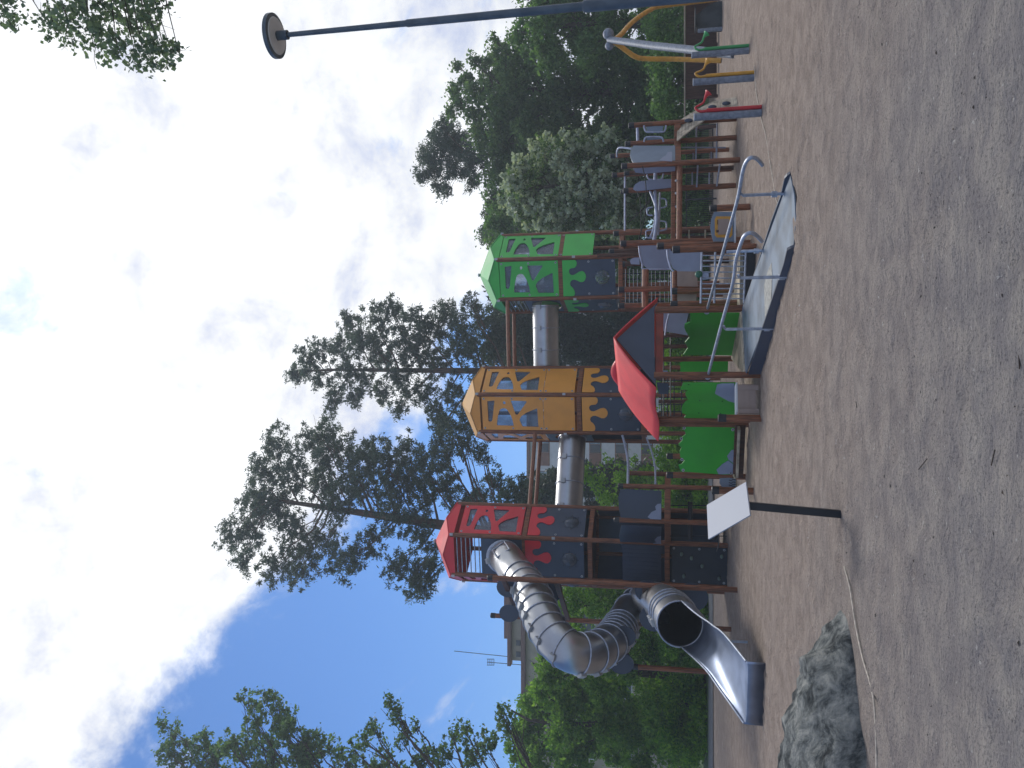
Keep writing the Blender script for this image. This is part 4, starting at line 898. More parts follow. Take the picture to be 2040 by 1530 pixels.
# ================================================================ TRIPOD SWING FRAME, booth, fence
def right_back():
    t = thing('swing_frame', 'tall frame of bent yellow legs and one grey leg under a grey ball joint', 'swing frame', gnd(1437, 121))
    head = at(1212, 71, 24.5)
    MB().ball(head + Vector((.05, 0, 0)), .17, 16, 10).build('ball_joint', m_zinc, t, smooth=True); MB().ball(head + Vector((-.27, .1, -.02)), (.13, .14, .13), 14, 8).build('ball_joint', m_zinc, t, smooth=True)
    g = gnd(1462, 108); MB().tube([head + Vector((-.12, 0, -.02)), at(1300, 91, (24.5 + g.y) / 2 + .7), g], [.095, .105, .10], 14).build('leg', m_zinc, t, smooth=True)
    y0 = gnd(1437, 121)
    rod(t, [head + Vector((-.15, .1, -.15)), at(1236, 92, 24.8), at(1252, 104, 25), at(1266, 113, 25.1), at(1285, 117, 25.3), at(1350, 118, 25.5), y0], .075, m_yelpipe, 'leg', 12)
    rod(t, [head + Vector((-.08, .1, -.2)), at(1238, 68, 25), at(1252, 52, 25.4), at(1270, 36, 25.8), at(1295, 20, 26.2), at(1318, 12, 26.5), at(1400, 2, 27), gnd(1434, -4)], .075, m_yelpipe, 'leg', 12)
    b = thing('booth_panel', 'dark grey weathered slanted booth wall with pale post in front of the brown fence', 'booth', gnd(1440, 35))
    Y = 24.8; board(b, [(1440, 2), (1440, 55), (1388, 55), (1386, 30), (1412, 10), (1432, 2)], (0, Y), (1, Y), .3, m_conc, 'wall')
    post(b, 1390, 59, 1420, Y - .1, .06, cap=False, m=m_zinc); MB().bar(at(1385, 20, Y), at(1385, 60, Y), .5, .03).build('roof', m_conc, b)
    f = thing('slat_fence', 'low brown fence of narrow upright boards with pale top rail at the right edge', 'fence', gnd(1431, 100))
    Yf = 27.2; z1 = H(1364, Yf); xa, xb = at(1400, 192, Yf).x, at(1400, -60, Yf).x
    mb = MB(); n = 74
    for i in range(n):
        x = xa + (xb - xa) * i / (n - 1); mb.bar((x, Yf, .03), (x, Yf, z1 - .03), .085, .025, up=(0, 1, 0))
    mb.build('slats', m_fence, f)
    MB().bar((xa - 1.0, Yf - .03, z1), (xb, Yf - .03, z1), .07, .045).build('top_rail', m_fencetop, f)
    for x in (xa, xa + 1.7, xa + 3.4, xa - 1.0): MB().bar((x, Yf + .05, 0), (x, Yf + .05, z1 - .02), .09, .09, up=(0, 1, 0)).build('post', m_fence, f)
    for zq in (.3, .75): MB().bar((xa, Yf + .03, zq), (xb, Yf + .03, zq), .03, .08).build('back_rail', m_fence, f)
    # low black railing seen below the platform
    r = thing('metal_railing', 'low dark metal railing behind the right-hand platform', 'railing', gnd(1428, 300))
    Yr = 28; xa, xb = at(1400, 470, Yr).x, at(1400, 250, Yr).x
    for zq in (.12, 1.0): MB().bar((xa, Yr, zq), (xb, Yr, zq), .03, .03).build('cross_rail', m_cap, r)
    mb = MB()
    for i in range(56):
        x = xa + (xb - xa) * i / 55; mb.tube([(x, Yr, .1), (x, Yr, 1.0)], .009, 5)
    mb.build('bars', m_cap, r)
    for i in range(4):
        x = xa + (xb - xa) * i / 3; MB().bar((x, Yr, 0), (x, Yr, 1.05), .05, .05).build('post', m_cap, r)
right_back()

# ================================================================ LAMP POST
def lamp():
    Y = 8.0; X = .472 * Y
    t = thing('street_lamp', 'tall dark stepped lamp post with a flat round disc lamp on top', 'street lamp', (X, Y, 0))
    z1, z2, z3 = H(1165, Y), H(812, Y), H(570, Y)
    xt = at(566, 70, Y).x; xm = X + (xt - X) * z2 / z3; xl = X + (xt - X) * z1 / z3
    MB().tube([(X, Y, 0), (xl, Y, z1), (xl, Y, z1 + .02)], [.066, .06, .046], 20).build('lower_pole', m_lamp, t, smooth=True)
    MB().tube([(xl, Y, z1), (xm, Y, z2), (xm, Y, z2 + .03)], [.044, .039, .03], 16).build('middle_pole', m_lamp, t, smooth=True)
    MB().tube([(xm, Y, z2), (xt, Y, z3)], [.032, .026], 16).build('upper_pole', m_lamp, t, smooth=True)
    p = Vector((xt, Y, H(548, Y)))
    d = MB().tube([p + Vector((0, 0, -.018)), p + Vector((0, 0, -.012)), p + Vector((0, 0, .03)), p + Vector((0, 0, .045))], [.218, .232, .232, .18], 48).build('lamp_disc', m_lamp, t, smooth=True)
    MB().tube([p + Vector((0, 0, -.028)), p + Vector((0, 0, -.016))], [.186, .194], 48).build('diffuser', m_lampdisc, d, smooth=True)
    MB().tube([(xt, Y, z3 - .02), p + Vector((0, 0, -.02))], [.05, .05], 16).build('socket', m_lamp, t, smooth=True)
lamp()

# ================================================================ ROCK and edging cords
def rock():
    prof = [(-1.88, .0), (-1.98, .07), (-2.12, .18), (-2.37, .32), (-2.74, .42), (-3.1, .52), (-3.6, .62), (-4.2, .66), (-5.0, .6), (-5.8, .35), (-6.2, .0)]
    def hgt(x):
        for (a, h), (b, g) in zip(prof, prof[1:]):
            if b <= x <= a: q = (x - a) / (b - a); q = q * q * (3 - 2 * q) * .4 + q * .6; return h + (g - h) * q
        return 0
    nx, ny = 260, 110; vs = []
    for i in range(nx):
        x = -1.86 - (4.36) * (i / (nx - 1)); h = hgt(x); hd = .85 * min(1, (-1.86 - x) / 1.1) ** .6; cy = 7.25 - .28 * min(1, (-1.86 - x) / 2.0)
        for j in range(ny):
            v = j / (ny - 1) * 2 - 1; y = cy + v * hd
            z = h * max(0, 1 - abs(v) ** 2.2) ** .62
            h2 = 1; p = Vector((x * 1.2, y * 1.2, z * 1.8))
            q = noise.fractal(p * 1.1, 1.0, 2.1, 6); rg = abs(noise.noise(p * 1.9 + Vector((5, 1, 2)))) + .5 * abs(noise.noise(p * 4.1))
            vz = noise.voronoi(Vector((x * 2.2 + z * 1.3, y * 2.2, z * 4)))[0][0]
            k = min(1, z * 5)
            f2 = noise.fractal(p * 4.2, .9, 2.2, 5)
            vs.append((x + .04 * q * k, y - .10 * rg * k + .05 * q * k + .012 * f2 * k, z + (.06 * q - .11 * rg + .045 + .07 * (vz - .35) + .012 * f2) * k - .03))
    fs = [(i * ny + j, i * ny + j + 1, (i + 1) * ny + j + 1, (i + 1) * ny + j) for i in range(nx - 1) for j in range(ny - 1)]
    o = MB().add(vs, fs).build('boulder', rockmat(), smooth=False, loc=(-3.6, 7, 0)); o.data.polygons.foreach_set('use_smooth', [True] * len(o.data.polygons))
    tag(o, 'large rough dark grey boulder half buried in the sand in the near left corner', 'boulder')
    def cord(pts, lab):
        P = [gnd(x, y, .012) for x, y in pts]; o = MB().tube(smooth_path(P, 8), .0075, 6).build('edging_cord', m_cord, smooth=True, loc=P[0]); tag(o, lab, 'cord', 'pale cords lying in the sand')
    cord([(1682, 1128), (1693, 1170), (1700, 1215), (1707, 1257), (1719, 1312), (1732, 1355), (1741, 1398), (1745, 1460), (1747, 1545), (1750, 1620)], 'pale cord lying on the sand in front of the boulder')
    cord([(1503, 130), (1506, 180), (1516, 235), (1525, 268), (1533, 318), (1540, 360), (1546, 395), (1549, 405)], 'pale cord lying on the sand beside the red speaking tube')
rock()

def litter():
    rs = random.Random(5); mm = mat('dead_leaf', (.045, .03, .022), .8, var=.4)
    mb = MB()
    for i in range(45):
        x = rs.uniform(1475, 2030); y = rs.uniform(20, 1500); p = gnd(x, y, .012); s = rs.uniform(.006, .015) * (1 if x > 1600 else 1.3); a = rs.uniform(0, 6.28)
        d = Vector((math.cos(a), math.sin(a), 0)); e = Vector((-d.y, d.x, 0))
        mb.add([p - d * s, p + e * s * .5 + Vector((0, 0, .006)), p + d * s, p - e * s * .4 + Vector((0, 0, .004))], [(0, 1, 2, 3)])
    for (x0, y0, x1, y1) in ((2028, 675, 2031, 735), (1975, 927, 1982, 896), (1830, 935, 1847, 914), (1705, 800, 1707, 812)):
        mb.tube([gnd(x0, y0, .012), gnd(x1, y1, .015)], .003, 5)
    o = mb.build('leaf_litter', mm, fix=False); tag(o, 'scattered dry leaves and twigs on the sandy ground', 'leaf litter', kind='stuff')
litter()

# ================================================================ BUILDINGS
def bldg_white():
    Y = 86.0; t = thing('apartment_block', 'distant white apartment block with brown window bands between red and yellow roofed towers', 'building', (0, Y, 0))
    x0, x1 = at(1200, 1200, Y).x, at(1200, 520, Y).x; zt = H(1056, Y)
    MB().add([(x0, Y, 0), (x1, Y, 0), (x1, Y + 14, 0), (x0, Y + 14, 0), (x0, Y, zt), (x1, Y, zt), (x1, Y + 14, zt), (x0, Y + 14, zt)],
             [(0, 1, 5, 4), (1, 2, 6, 5), (2, 3, 7, 6), (3, 0, 4, 7), (4, 5, 6, 7)]).build('wall', m_bwhite, t)
    MB().bar((x0 - .3, Y, zt + .15), (x1 + .3, Y, zt + .15), .8, .35).build('roof_edge', m_fascia, t)
    fl = [(1071, 1095), (1122, 1146), (1174, 1198), (1225, 1251), (1277, 1301), (1329, 1352)]
    for a, b in fl:
        z1, z0 = H(a, Y), H(b, Y); x = x0 + 1
        i = 0
        per = 6.1; xb = at(1200, 930, Y).x; x = xb - per * int((xb - x0 - 2) / per)
        while x < x1 - 6:
            MB().bar((x, Y - .03, (z0 + z1) / 2), (x + 1.4, Y - .03, (z0 + z1) / 2), .08, z1 - z0).build('cladding', m_bbrown, t)
            for xa in (x + 1.4, x - 2.05):
                o = MB().bar((xa + .02, Y - .02, (z0 + z1) / 2), (xa + 1.5, Y - .02, (z0 + z1) / 2), .06, z1 - z0).build('window', m_bbrown, t)
                MB().bar((xa + .1, Y - .07, (z0 + z1) / 2), (xa + .95, Y - .07, (z0 + z1) / 2), .04, z1 - z0 - .2).build('pane', m_winglass, o)
                MB().bar((xa + 1.02, Y - .07, (z0 + z1) / 2), (xa + 1.42, Y - .07, (z0 + z1) / 2), .04, z1 - z0 - .2).build('pane', m_winlit, o)
            x += per
    for xx in (930, 790): MB().bar((at(1200, xx + 8, Y).x, Y - .1, 0), (at(1200, xx + 8, Y).x, Y - .1, zt), .25, .12, up=(0, 1, 0)).build('downpipe_panel', m_bwhite, t)
def bldg_beige():
    Y = 66.0; t = thing('beige_building', 'distant beige flat-roofed building with brown roof edge and aerials behind the slide', 'building', (-20, Y, 0))
    def box(xl, xr, ztop, yb, m, nm, d=12, zb=0):
        MB().add([(xl, yb, zb), (xr, yb, zb), (xr, yb + d, zb), (xl, yb + d, zb), (xl, yb, ztop), (xr, yb, ztop), (xr, yb + d, ztop), (xl, yb + d, ztop)], [(0, 1, 5, 4), (1, 2, 6, 5), (2, 3, 7, 6), (3, 0, 4, 7), (4, 5, 6, 7), (3, 2, 1, 0)]).build(nm, m, t)
    xl, xr = at(1100, 1560, Y).x, at(1100, 1120, Y).x; zt = H(1046, Y)
    box(at(1100, 1436, Y).x, xr, zt, Y, m_beige, 'wall'); box(xl, at(1100, 1434, Y).x, zt - .6, Y + .6, m_beige, 'wall')
    MB().bar((at(1100, 1438, Y).x, Y - .2, zt + .1), (xr + .2, Y - .2, zt + .1), .5, .35).build('roof_edge', m_fascia, t)
    MB().bar((xl, Y + .4, zt - .5), (at(1100, 1434, Y).x, Y + .4, zt - .5), .4, .2).build('roof_edge', m_fascia, t)
    a, b = at(1020, 1318, Y).x, at(1020, 1150, Y).x; z2 = H(1018, Y)
    box(a, b, z2, Y + .3, m_beige, 'penthouse', 8, zt); MB().bar((a - .3, Y + .1, z2 + .12), (b, Y + .1, z2 + .12), .8, .3).build('roof_edge', m_fascia, t)
    a2, b2 = at(1010, 1274, Y).x, at(1010, 1150, Y).x; box(a2, b2, H(1003, Y), Y + .2, m_fascia, 'plant_room', 7, z2 + .2)
    for (ya, yb2, xa, xb) in ((1277, 1288, 1027, 1036), (1300, 1311, 1027, 1036)):
        p, q = at(xa, ya, Y), at(xb, yb2, Y); MB().bar((p.x, Y + .24, (p.z + q.z) / 2), (q.x, Y + .24, (p.z + q.z) / 2), .08, p.z - q.z).build('window', m_winglass, t)
    for k in range(9):
        for fl_ in range(3):
            z1, z0 = zt - 1.3 - fl_ * 3, zt - 2.9 - fl_ * 3; x = xr - 1.4 - k * 2.6
            o = MB().bar((x, Y - .02, (z0 + z1) / 2), (x - 1.7, Y - .02, (z0 + z1) / 2), .06, z1 - z0).build('window', m_bwhite, t)
            MB().bar((x - .12, Y - .06, (z0 + z1) / 2), (x - 1.58, Y - .06, (z0 + z1) / 2), .04, z1 - z0 - .25).build('pane', m_winglass, o)
    p = at(905, 1297, Y + 1); q = at(1012, 1308, Y + 1); MB().tube([q, p], .03, 5).build('aerial', m_cap, t)
    p = at(970, 1319, Y + 1); q = at(1045, 1325, Y + 1); o = MB().tube([q, p], .03, 5).build('aerial', m_cap, t)
    for x in (972, 976, 980, 984): MB().tube([at(x, 1313, Y + 1), at(x, 1325, Y + 1)], .03, 4).build('aerial_bar', m_cap, o)
    for y in (1313, 1325): MB().tube([at(970, y, Y + 1), at(984, y, Y + 1)], .03, 4).build('aerial_bar', m_cap, o)
bldg_white(); bldg_beige()

# ================================================================ TREES
LM = dict(
    lit=leafmat('sunlit_leaves', (0.088, 0.206, 0.035), (0.225, 0.392, 0.068), 0.6),  # sunlit brightness put into the leaf colour
    dark=leafmat('dark_leaves', (0.063, 0.147, 0.050), (0.157, 0.282, 0.095), 0.5),
    mid=leafmat('broad_leaves', (0.057, 0.124, 0.052), (0.144, 0.236, 0.092), 0.5),
    pine=leafmat('pine_needles', (0.041, 0.070, 0.051), (0.088, 0.135, 0.095), .3),
    spruce=leafmat('spruce_needles', (0.027, 0.054, 0.038), (0.061, 0.101, 0.068), .25),
    blossom=leafmat('blossom_clusters', (.29, .36, .27), (.54, .60, .48), .35),
    hedge=leafmat('sunlit_shrub_leaves', (0.095, 0.246, 0.028), (0.284, 0.491, 0.057), 0.6),  # sun on the bushes is painted into this yellow-green
    birch=leafmat('birch_leaves', (0.095, 0.149, 0.108), (0.189, 0.270, 0.176), .35))  # glare veil put into the birch colour as grey-blue paling
def leaves_mesh(name, pts, size, m, parent, rs, aspect=.6, needle=False, dirs=None):
    n = len(pts); base = np.array(root_loc(parent))
    s = size * rs.uniform(.6, 1.3, n)[:, None]
    if dirs is None: d = rs.normal(size=(n, 3))
    else: d = dirs + rs.normal(size=(n, 3)) * .45
    d /= np.linalg.norm(d, axis=1)[:, None] + 1e-9
    e = np.cross(d, rs.normal(size=(n, 3))); e /= np.linalg.norm(e, axis=1)[:, None] + 1e-9
    nn = np.cross(d, e)
    if needle: q = [-d * s * .1, e * s * aspect * .5 + d * s * .4, d * s, -e * s * aspect * .5 + d * s * .4]
    else: q = [-d * s * .5, e * s * aspect * .5 + nn * s * .12, d * s * .5, -e * s * aspect * .5 + nn * s * .12]
    V = np.stack([pts + k for k in q], 1).reshape(-1, 3) - base
    me = bpy.data.meshes.new(name); me.vertices.add(4 * n); me.vertices.foreach_set('co', V.astype(np.float32).ravel())
    me.loops.add(4 * n); me.loops.foreach_set('vertex_index', np.arange(4 * n, dtype=np.int32))
    me.polygons.add(n); me.polygons.foreach_set('loop_start', np.arange(0, 4 * n, 4, dtype=np.int32)); me.polygons.foreach_set('loop_total', np.full(n, 4, dtype=np.int32))
    me.update(); me.validate(); me.materials.append(m)
    o = bpy.data.objects.new(name, me); COL.objects.link(o); o.parent = parent; return o
def scatter(cl, dens, rs, sub=9, sig=.26, flat=.75, grow=1.18):
    """cl: (cx,cy,cz,r) clumps -> leaf points gathered in twig-sized groups with gaps between"""
    P = []
    for cx, cy, cz, r in cl:
        r = r * grow
        k = max(6, int(sub * 3.2 * (r ** 1.6))); cen = rs.normal(size=(k, 3)); cen /= np.linalg.norm(cen, axis=1)[:, None]; cen *= (rs.uniform(.03, 1, k) ** .5)[:, None] * r; cen[:, 2] *= flat
        cen += rs.normal(size=(k, 3)) * r * .16
        n = int(dens * r * r); idx = rs.randint(0, k, n)
        g = rs.normal(size=(n, 3)) * (sig * rs.uniform(.35, 1.0, k)[idx][:, None]); g[:, 2] *= .7
        P.append(np.array([cx, cy, cz]) + cen[idx] + g)
    return np.concatenate(P)
def tree(name, label, cat, base, cl, mk, dens, leaf, trunk_top=None, tr=.22, bark=None, seed=0, group='trees round the playground', sub=9, sig=.26, needle=False, aspect=.6, limbs=True, extra=None, lean=None):
    rs = np.random.RandomState(seed + 11); t = thing(name, label, cat, base, group)
    base = Vector(base); zs = max(c[2] for c in cl); top = Vector(trunk_top) if trunk_top else Vector((sum(c[0] for c in cl) / len(cl), sum(c[1] for c in cl) / len(cl), zs))
    mb = MB(); path = [base + Vector((0, 0, -.1))]
    for q in (.15, .35, .55, .75, .9, 1): path.append(base.lerp(top, q) + Vector((rs.normal() * .12, rs.normal() * .12, 0)) * (q * 1.2 * (1 if lean is None else lean)))
    rad = [tr * 1.25] + [tr * (1 - .85 * q) for q in (.15, .35, .55, .75, .9, 1)]
    mb.tube(path, rad, 10)
    if limbs:
        for c in cl:
            cc = Vector(c[:3]); hz = min(max((cc.z - base.z) - .42 * ((cc - top).xy.length) - .5, .8), (top - base).z * .97); q = hz / max(.1, (top - base).z); p = base.lerp(top, q)
            L = (cc - p).length
            if L < .2: continue
            r0 = min(tr * (1 - .85 * q) * .5, .016 * L + .012)
            pts = [p, p.lerp(cc, .35) + Vector((rs.normal() * .08 * L, rs.normal() * .08 * L, -.03 * L)), p.lerp(cc, .7) + Vector((rs.normal() * .06 * L, rs.normal() * .06 * L, .02 * L)), cc]
            mb.tube(pts, [r0, r0 * .7, r0 * .45, r0 * .15], 6)
            for k in range(5):
                e = cc + Vector(rs.normal(size=3)) * c[3] * .55; s = pts[1].lerp(cc, rs.uniform(.2, .9)); mb.tube([s, s.lerp(e, .5) + Vector(rs.normal(size=3)) * .08 * c[3], e], [r0 * .35, r0 * .22, r0 * .08], 5)
    mb.build('trunk', bark or m_bark, t, smooth=True)
    P = scatter(cl, dens, rs, sub, sig, .75, 1.4 if needle else 1.3)
    P = P[P[:, 2] > .05]
    leaves_mesh('crown', P, leaf, LM[mk], t, rs, aspect, needle)
    if extra: extra(t, rs, cl)
    return t
def clumps(lst, Y, spread, seed, scale=1.0):
    rs = random.Random(seed); out = []
    for x, y, r in lst:
        yy = Y + rs.uniform(-spread, spread); p = at(x, y, yy); rm = r * (yy * CT + (p.z - EYE) * ST) / F * scale; out.append((p.x, yy, p.z, rm))
    return out
def fill(x0, x1, y0, y1, r, step, seed):
    rs = random.Random(seed); o = []; x = x0
    while x <= x1:
        y = y0
        while y <= y1: o.append((x + rs.uniform(-.4, .4) * step, y + rs.uniform(-.4, .4) * step, r * rs.uniform(.75, 1.2))); y += step
        x += step
    return o

# big leaning pine behind the red tower
c = [(465, 1062, 26), (488, 1112, 24), (500, 1010, 30), (500, 1060, 28), (520, 945, 32), (530, 990, 32), (545, 885, 30), (560, 1010, 38), (580, 940, 36), (550, 1130, 30), (598, 1130, 32), (590, 1070, 34),
     (615, 872, 26), (645, 870, 26), (650, 915, 30), (640, 965, 34), (672, 1000, 34), (650, 1090, 38), (690, 890, 26), (700, 945, 36), (700, 1120, 32), (740, 905, 32), (735, 970, 36), (740, 1080, 26),
     (770, 925, 36), (800, 965, 38), (780, 1020, 32), (790, 1125, 26), (815, 905, 30), (840, 985, 34), (850, 925, 32), (830, 1050, 30), (825, 1142, 34), (848, 1165, 24), (858, 1112, 24), (880, 895, 30),
     (888, 960, 34), (900, 855, 26), (925, 885, 26), (920, 1000, 26), (955, 985, 26), (985, 955, 20), (1010, 985, 26), (1040, 975, 26), (1060, 1000, 24), (960, 905, 18)]
tree('pine_tree', 'tall leaning pine with open dark crown rising behind the red roofed tower', 'pine tree', (at(1400, 1150, 40).x + .5, 40, 0), clumps(c, 40, 1.6, 1), 'pine', 1750, .17,
     trunk_top=at(520, 990, 40), tr=.5, bark=m_pbark, seed=1, sub=15, sig=.13, needle=True, aspect=.34)
c = [(585, 742, 16), (592, 752, 12), (608, 712, 18), (612, 738, 16), (640, 700, 24), (640, 752, 20), (678, 692, 26), (690, 745, 22), (668, 785, 20), (655, 822, 13), (698, 645, 22), (722, 682, 30), (722, 762, 24), (702, 800, 15),
     (748, 640, 28), (760, 702, 30), (762, 782, 22), (780, 618, 22), (800, 682, 32), (800, 752, 28), (795, 812, 18), (830, 640, 28), (842, 702, 32), (842, 782, 24), (868, 650, 30), (880, 722, 28), (868, 822, 22),
     (898, 622, 22), (918, 662, 32), (928, 702, 28), (902, 782, 28), (880, 848, 20), (938, 605, 16), (958, 640, 26), (968, 692, 26), (930, 825, 24), (990, 662, 26), (1015, 700, 22), (960, 770, 26), (1000, 640, 22)]
tree('pine_tree', 'straight-trunked pine with layered dark crown behind the yellow roofed tower', 'pine tree', (at(1400, 742, 46).x, 46, 0), clumps(c, 46, 1.6, 2), 'pine', 1700, .18,
     trunk_top=at(600, 738, 46), tr=.36, bark=m_pbark, seed=2, sub=15, sig=.13, needle=True, aspect=.34, lean=.3)
# dark conifers low between the towers
tree('spruce_tree', 'dense dark spruce seen low between the yellow roofed and green roofed towers', 'spruce tree', (at(1400, 675, 52).x, 52, 0), clumps(fill(1010, 1400, 610, 740, 38, 44, 3), 52, 2.5, 3), 'spruce', 1050, .26, seed=3, sub=14, sig=.2, needle=True, aspect=.4, tr=.3)
tree('spruce_tree', 'small dark spruce seen low between the red roofed and yellow roofed towers', 'spruce tree', (at(1400, 975, 50).x, 50, 0), clumps([(1060, 985, 24), (1085, 975, 30), (1110, 990, 28), (1150, 960, 26), (1190, 975, 30), (1220, 950, 28), (1235, 985, 30), (1270, 970, 30), (1300, 990, 28)], 50, 2, 4), 'spruce', 1700, .28, seed=4, sub=14, sig=.2, needle=True, aspect=.4, tr=.2)
# left side trees
c = [(322, 1440, 14), (340, 1462, 22), (342, 1505, 28), (372, 1500, 28), (400, 1478, 24), (425, 1510, 36), (450, 1480, 26), (484, 1388, 12), (500, 1402, 18), (530, 1395, 18), (548, 1385, 14), (510, 1440, 28), (555, 1415, 20), (560, 1450, 28),
     (480, 1495, 36), (530, 1500, 38), (575, 1450, 28), (590, 1490, 38), (625, 1480, 30), (655, 1490, 22), (620, 1515, 34), (675, 1505, 16), (500, 1560, 60), (600, 1580, 60), (400, 1570, 60)]
c += [(705, 1495, 16), (725, 1475, 18), (745, 1450, 20), (775, 1402, 16), (790, 1425, 20), (800, 1470, 20), (760, 1510, 26), (825, 1445, 12), (840, 1510, 26), (700, 1570, 60), (800, 1570, 50), (880, 1505, 26), (900, 1462, 18), (925, 1455, 18), (940, 1500, 30), (970, 1480, 26), (1000, 1420, 18), (1010, 1445, 22)]
tree('maple_tree', 'tall broadleaf tree at the left edge with its crown reaching up into the blue sky', 'maple tree', (at(1400, 1620, 33).x, 33, 0), clumps(c, 33, 1.4, 5, .86), 'mid', 1000, .17, tr=.38, trunk_top=at(420, 1570, 33), seed=5, sub=16, sig=.14)
c = fill(1065, 1400, 1400, 1540, 44, 50, 6) + [(1040, 1460, 28), (1030, 1500, 30), (1060, 1400, 24), (1075, 1375, 20)]
tree('maple_tree', 'dense sunlit green tree in front of the beige building', 'maple tree', (at(1400, 1470, 38).x, 38, 0), clumps(c, 38, 2.8, 6, .78), 'lit', 1900, .18, tr=.3, seed=6, sub=12, sig=.24)
c = fill(1110, 1400, 1300, 1400, 36, 44, 7) + [(1085, 1350, 22), (1075, 1385, 18), (1110, 1320, 18), (1235, 1280, 26), (1270, 1270, 30)]
tree('maple_tree', 'bushy green tree just behind the bend of the tube slide', 'maple tree', (at(1400, 1350, 37).x, 37, 0), clumps(c, 37, 2.4, 7, .78), 'lit', 1900, .17, tr=.22, seed=7, sub=12, sig=.24)
c = [(1120, 1195, 18), (1135, 1175, 16), (1150, 1200, 24), (1180, 1190, 26), (1200, 1215, 26), (1225, 1180, 24), (1145, 1230, 18), (1195, 1165, 18), (1250, 1215, 26), (1290, 1230, 30), (1330, 1220, 30), (1370, 1230, 30), (1400, 1210, 26), (1285, 1275, 28), (1340, 1270, 30), (1390, 1275, 28)]
tree('lime_tree', 'young leafy tree seen through the loop of the tube slide', 'lime tree', (at(1400, 1200, 35).x, 35, 0), clumps(c, 35, 1.4, 8), 'lit', 1500, .17, tr=.14, seed=8, sub=12, sig=.24)
c = [(1170, 945, 14), (1195, 958, 18), (1208, 920, 8), (1235, 945, 14), (1250, 960, 22), (1215, 990, 22), (1262, 918, 8), (1290, 950, 22), (1305, 905, 12), (1330, 935, 30), (1345, 895, 20), (1360, 960, 30), (1390, 920, 28), (1395, 965, 24)]
tree('lime_tree', 'young leafy tree in front of the white apartment block', 'lime tree', (at(1400, 940, 37).x, 37, 0), clumps(c, 37, 1.4, 9), 'lit', 950, .17, tr=.12, seed=9, sub=12, sig=.24)
# right side trees
c = [(843, 350, 13), (848, 325, 12), (850, 300, 12), (862, 312, 14), (868, 340, 15), (872, 372, 12), (868, 275, 13), (882, 252, 14), (886, 295, 20), (890, 382, 10), (898, 330, 20), (905, 270, 20), (920, 300, 22), (945, 320, 22), (940, 365, 12), (985, 395, 14), (925, 345, 12)]
tree('pine_tree', 'dark pine top standing highest among the trees on the right', 'pine tree', (at(1400, 310, 44).x, 44, 0), clumps(c, 44, 1, 10), 'pine', 3000, .17, tr=.22, trunk_top=at(870, 310, 44), bark=m_pbark, seed=10, sub=16, sig=.18, needle=True, aspect=.34)
c = [(898, 225, 12), (905, 180, 14), (912, 135, 10), (915, 205, 18), (930, 160, 16), (945, 118, 12), (940, 190, 20), (950, 235, 24), (965, 130, 14), (970, 165, 22), (990, 200, 30), (985, 75, 8), (990, 105, 16), (1000, 140, 24)] + fill(1020, 1370, 120, 260, 34, 44, 11) + [(960, 280, 26), (990, 250, 30), (1000, 310, 30), (1040, 300, 28)]
tree('birch_tree', 'tall broadleaf tree with ragged sunlit top amid the right-hand group', 'birch tree', (at(1400, 190, 40).x, 40, 0), clumps(c, 40, 1.8, 11), 'mid', 1250, .2, tr=.3, seed=11, sub=13, sig=.22, trunk_top=at(930, 180, 40))
c = [(1045, 45, 14), (1030, 75, 16), (1055, 90, 24), (1075, 50, 24)] + fill(1100, 1370, 0, 120, 33, 44, 12) + [(1080, 15, 22), (1060, -20, 30), (1100, -40, 40)]
tree('broadleaf_tree', 'dark green broadleaf tree at the far right behind the lamp post', 'broadleaf tree', (at(1400, 40, 36).x, 36, 0), clumps(c, 36, 1.6, 12), 'dark', 1450, .19, tr=.28, seed=12, sub=13, sig=.22)
c = fill(1010, 1390, 270, 480, 34, 46, 13) + [(x, y, 30) for x in range(1110, 1400, 45) for y in (500, 530)]
tree('broadleaf_tree', 'dark broadleaf tree standing behind the white blossoming tree', 'broadleaf tree', (at(1400, 380, 43).x, 43, 0), clumps(c, 43, 1.2, 13), 'dark', 1350, .2, tr=.26, seed=13, sub=12, sig=.24)
c = [(972, 430, 10), (965, 465, 12), (985, 480, 16), (985, 445, 14), (1005, 460, 20), (1010, 490, 20), (1020, 430, 18), (1000, 415, 14), (1040, 470, 20)]
tree('larch_tree', 'thin airy tree top showing just above the green roof on its right', 'larch tree', (at(1400, 470, 50).x, 50, 0), clumps(c, 50, 1, 14), 'pine', 2200, .2, tr=.16, seed=14, sub=14, sig=.2, needle=True, aspect=.35)
bl = [(1015, 395, 18), (1030, 370, 22), (1040, 420, 26), (1050, 340, 24), (1065, 385, 32), (1075, 300, 14), (1080, 330, 28), (1080, 435, 32), (1100, 290, 14), (1110, 370, 36), (1115, 320, 28), (1120, 420, 34), (1130, 275, 12), (1145, 305, 24),
      (1150, 350, 32), (1160, 400, 36), (1150, 450, 30), (1165, 290, 20), (1185, 330, 30), (1195, 370, 30), (1200, 430, 36), (1205, 300, 22), (1222, 275, 14), (1225, 340, 24), (1235, 400, 28), (1230, 455, 26), (1250, 310, 16), (1110, 462, 24), (1260, 360, 24), (1270, 430, 26)]
def blos(t, rs, cl):
    P = scatter([(a, b - .45, c_ + .12, r * 1.05) for a, b, c_, r in cl], 1150, rs, 20, .085); leaves_mesh('blossom', P, .17, LM['blossom'], t, rs, .8)
tree('rowan_tree', 'broad tree covered in white blossom clusters right of the green roofed tower', 'rowan tree', (at(1400, 380, 34).x, 34, 0), clumps(bl, 34, 1.2, 15), 'mid', 1100, .16, tr=.22, seed=15, sub=13, sig=.22, extra=blos)
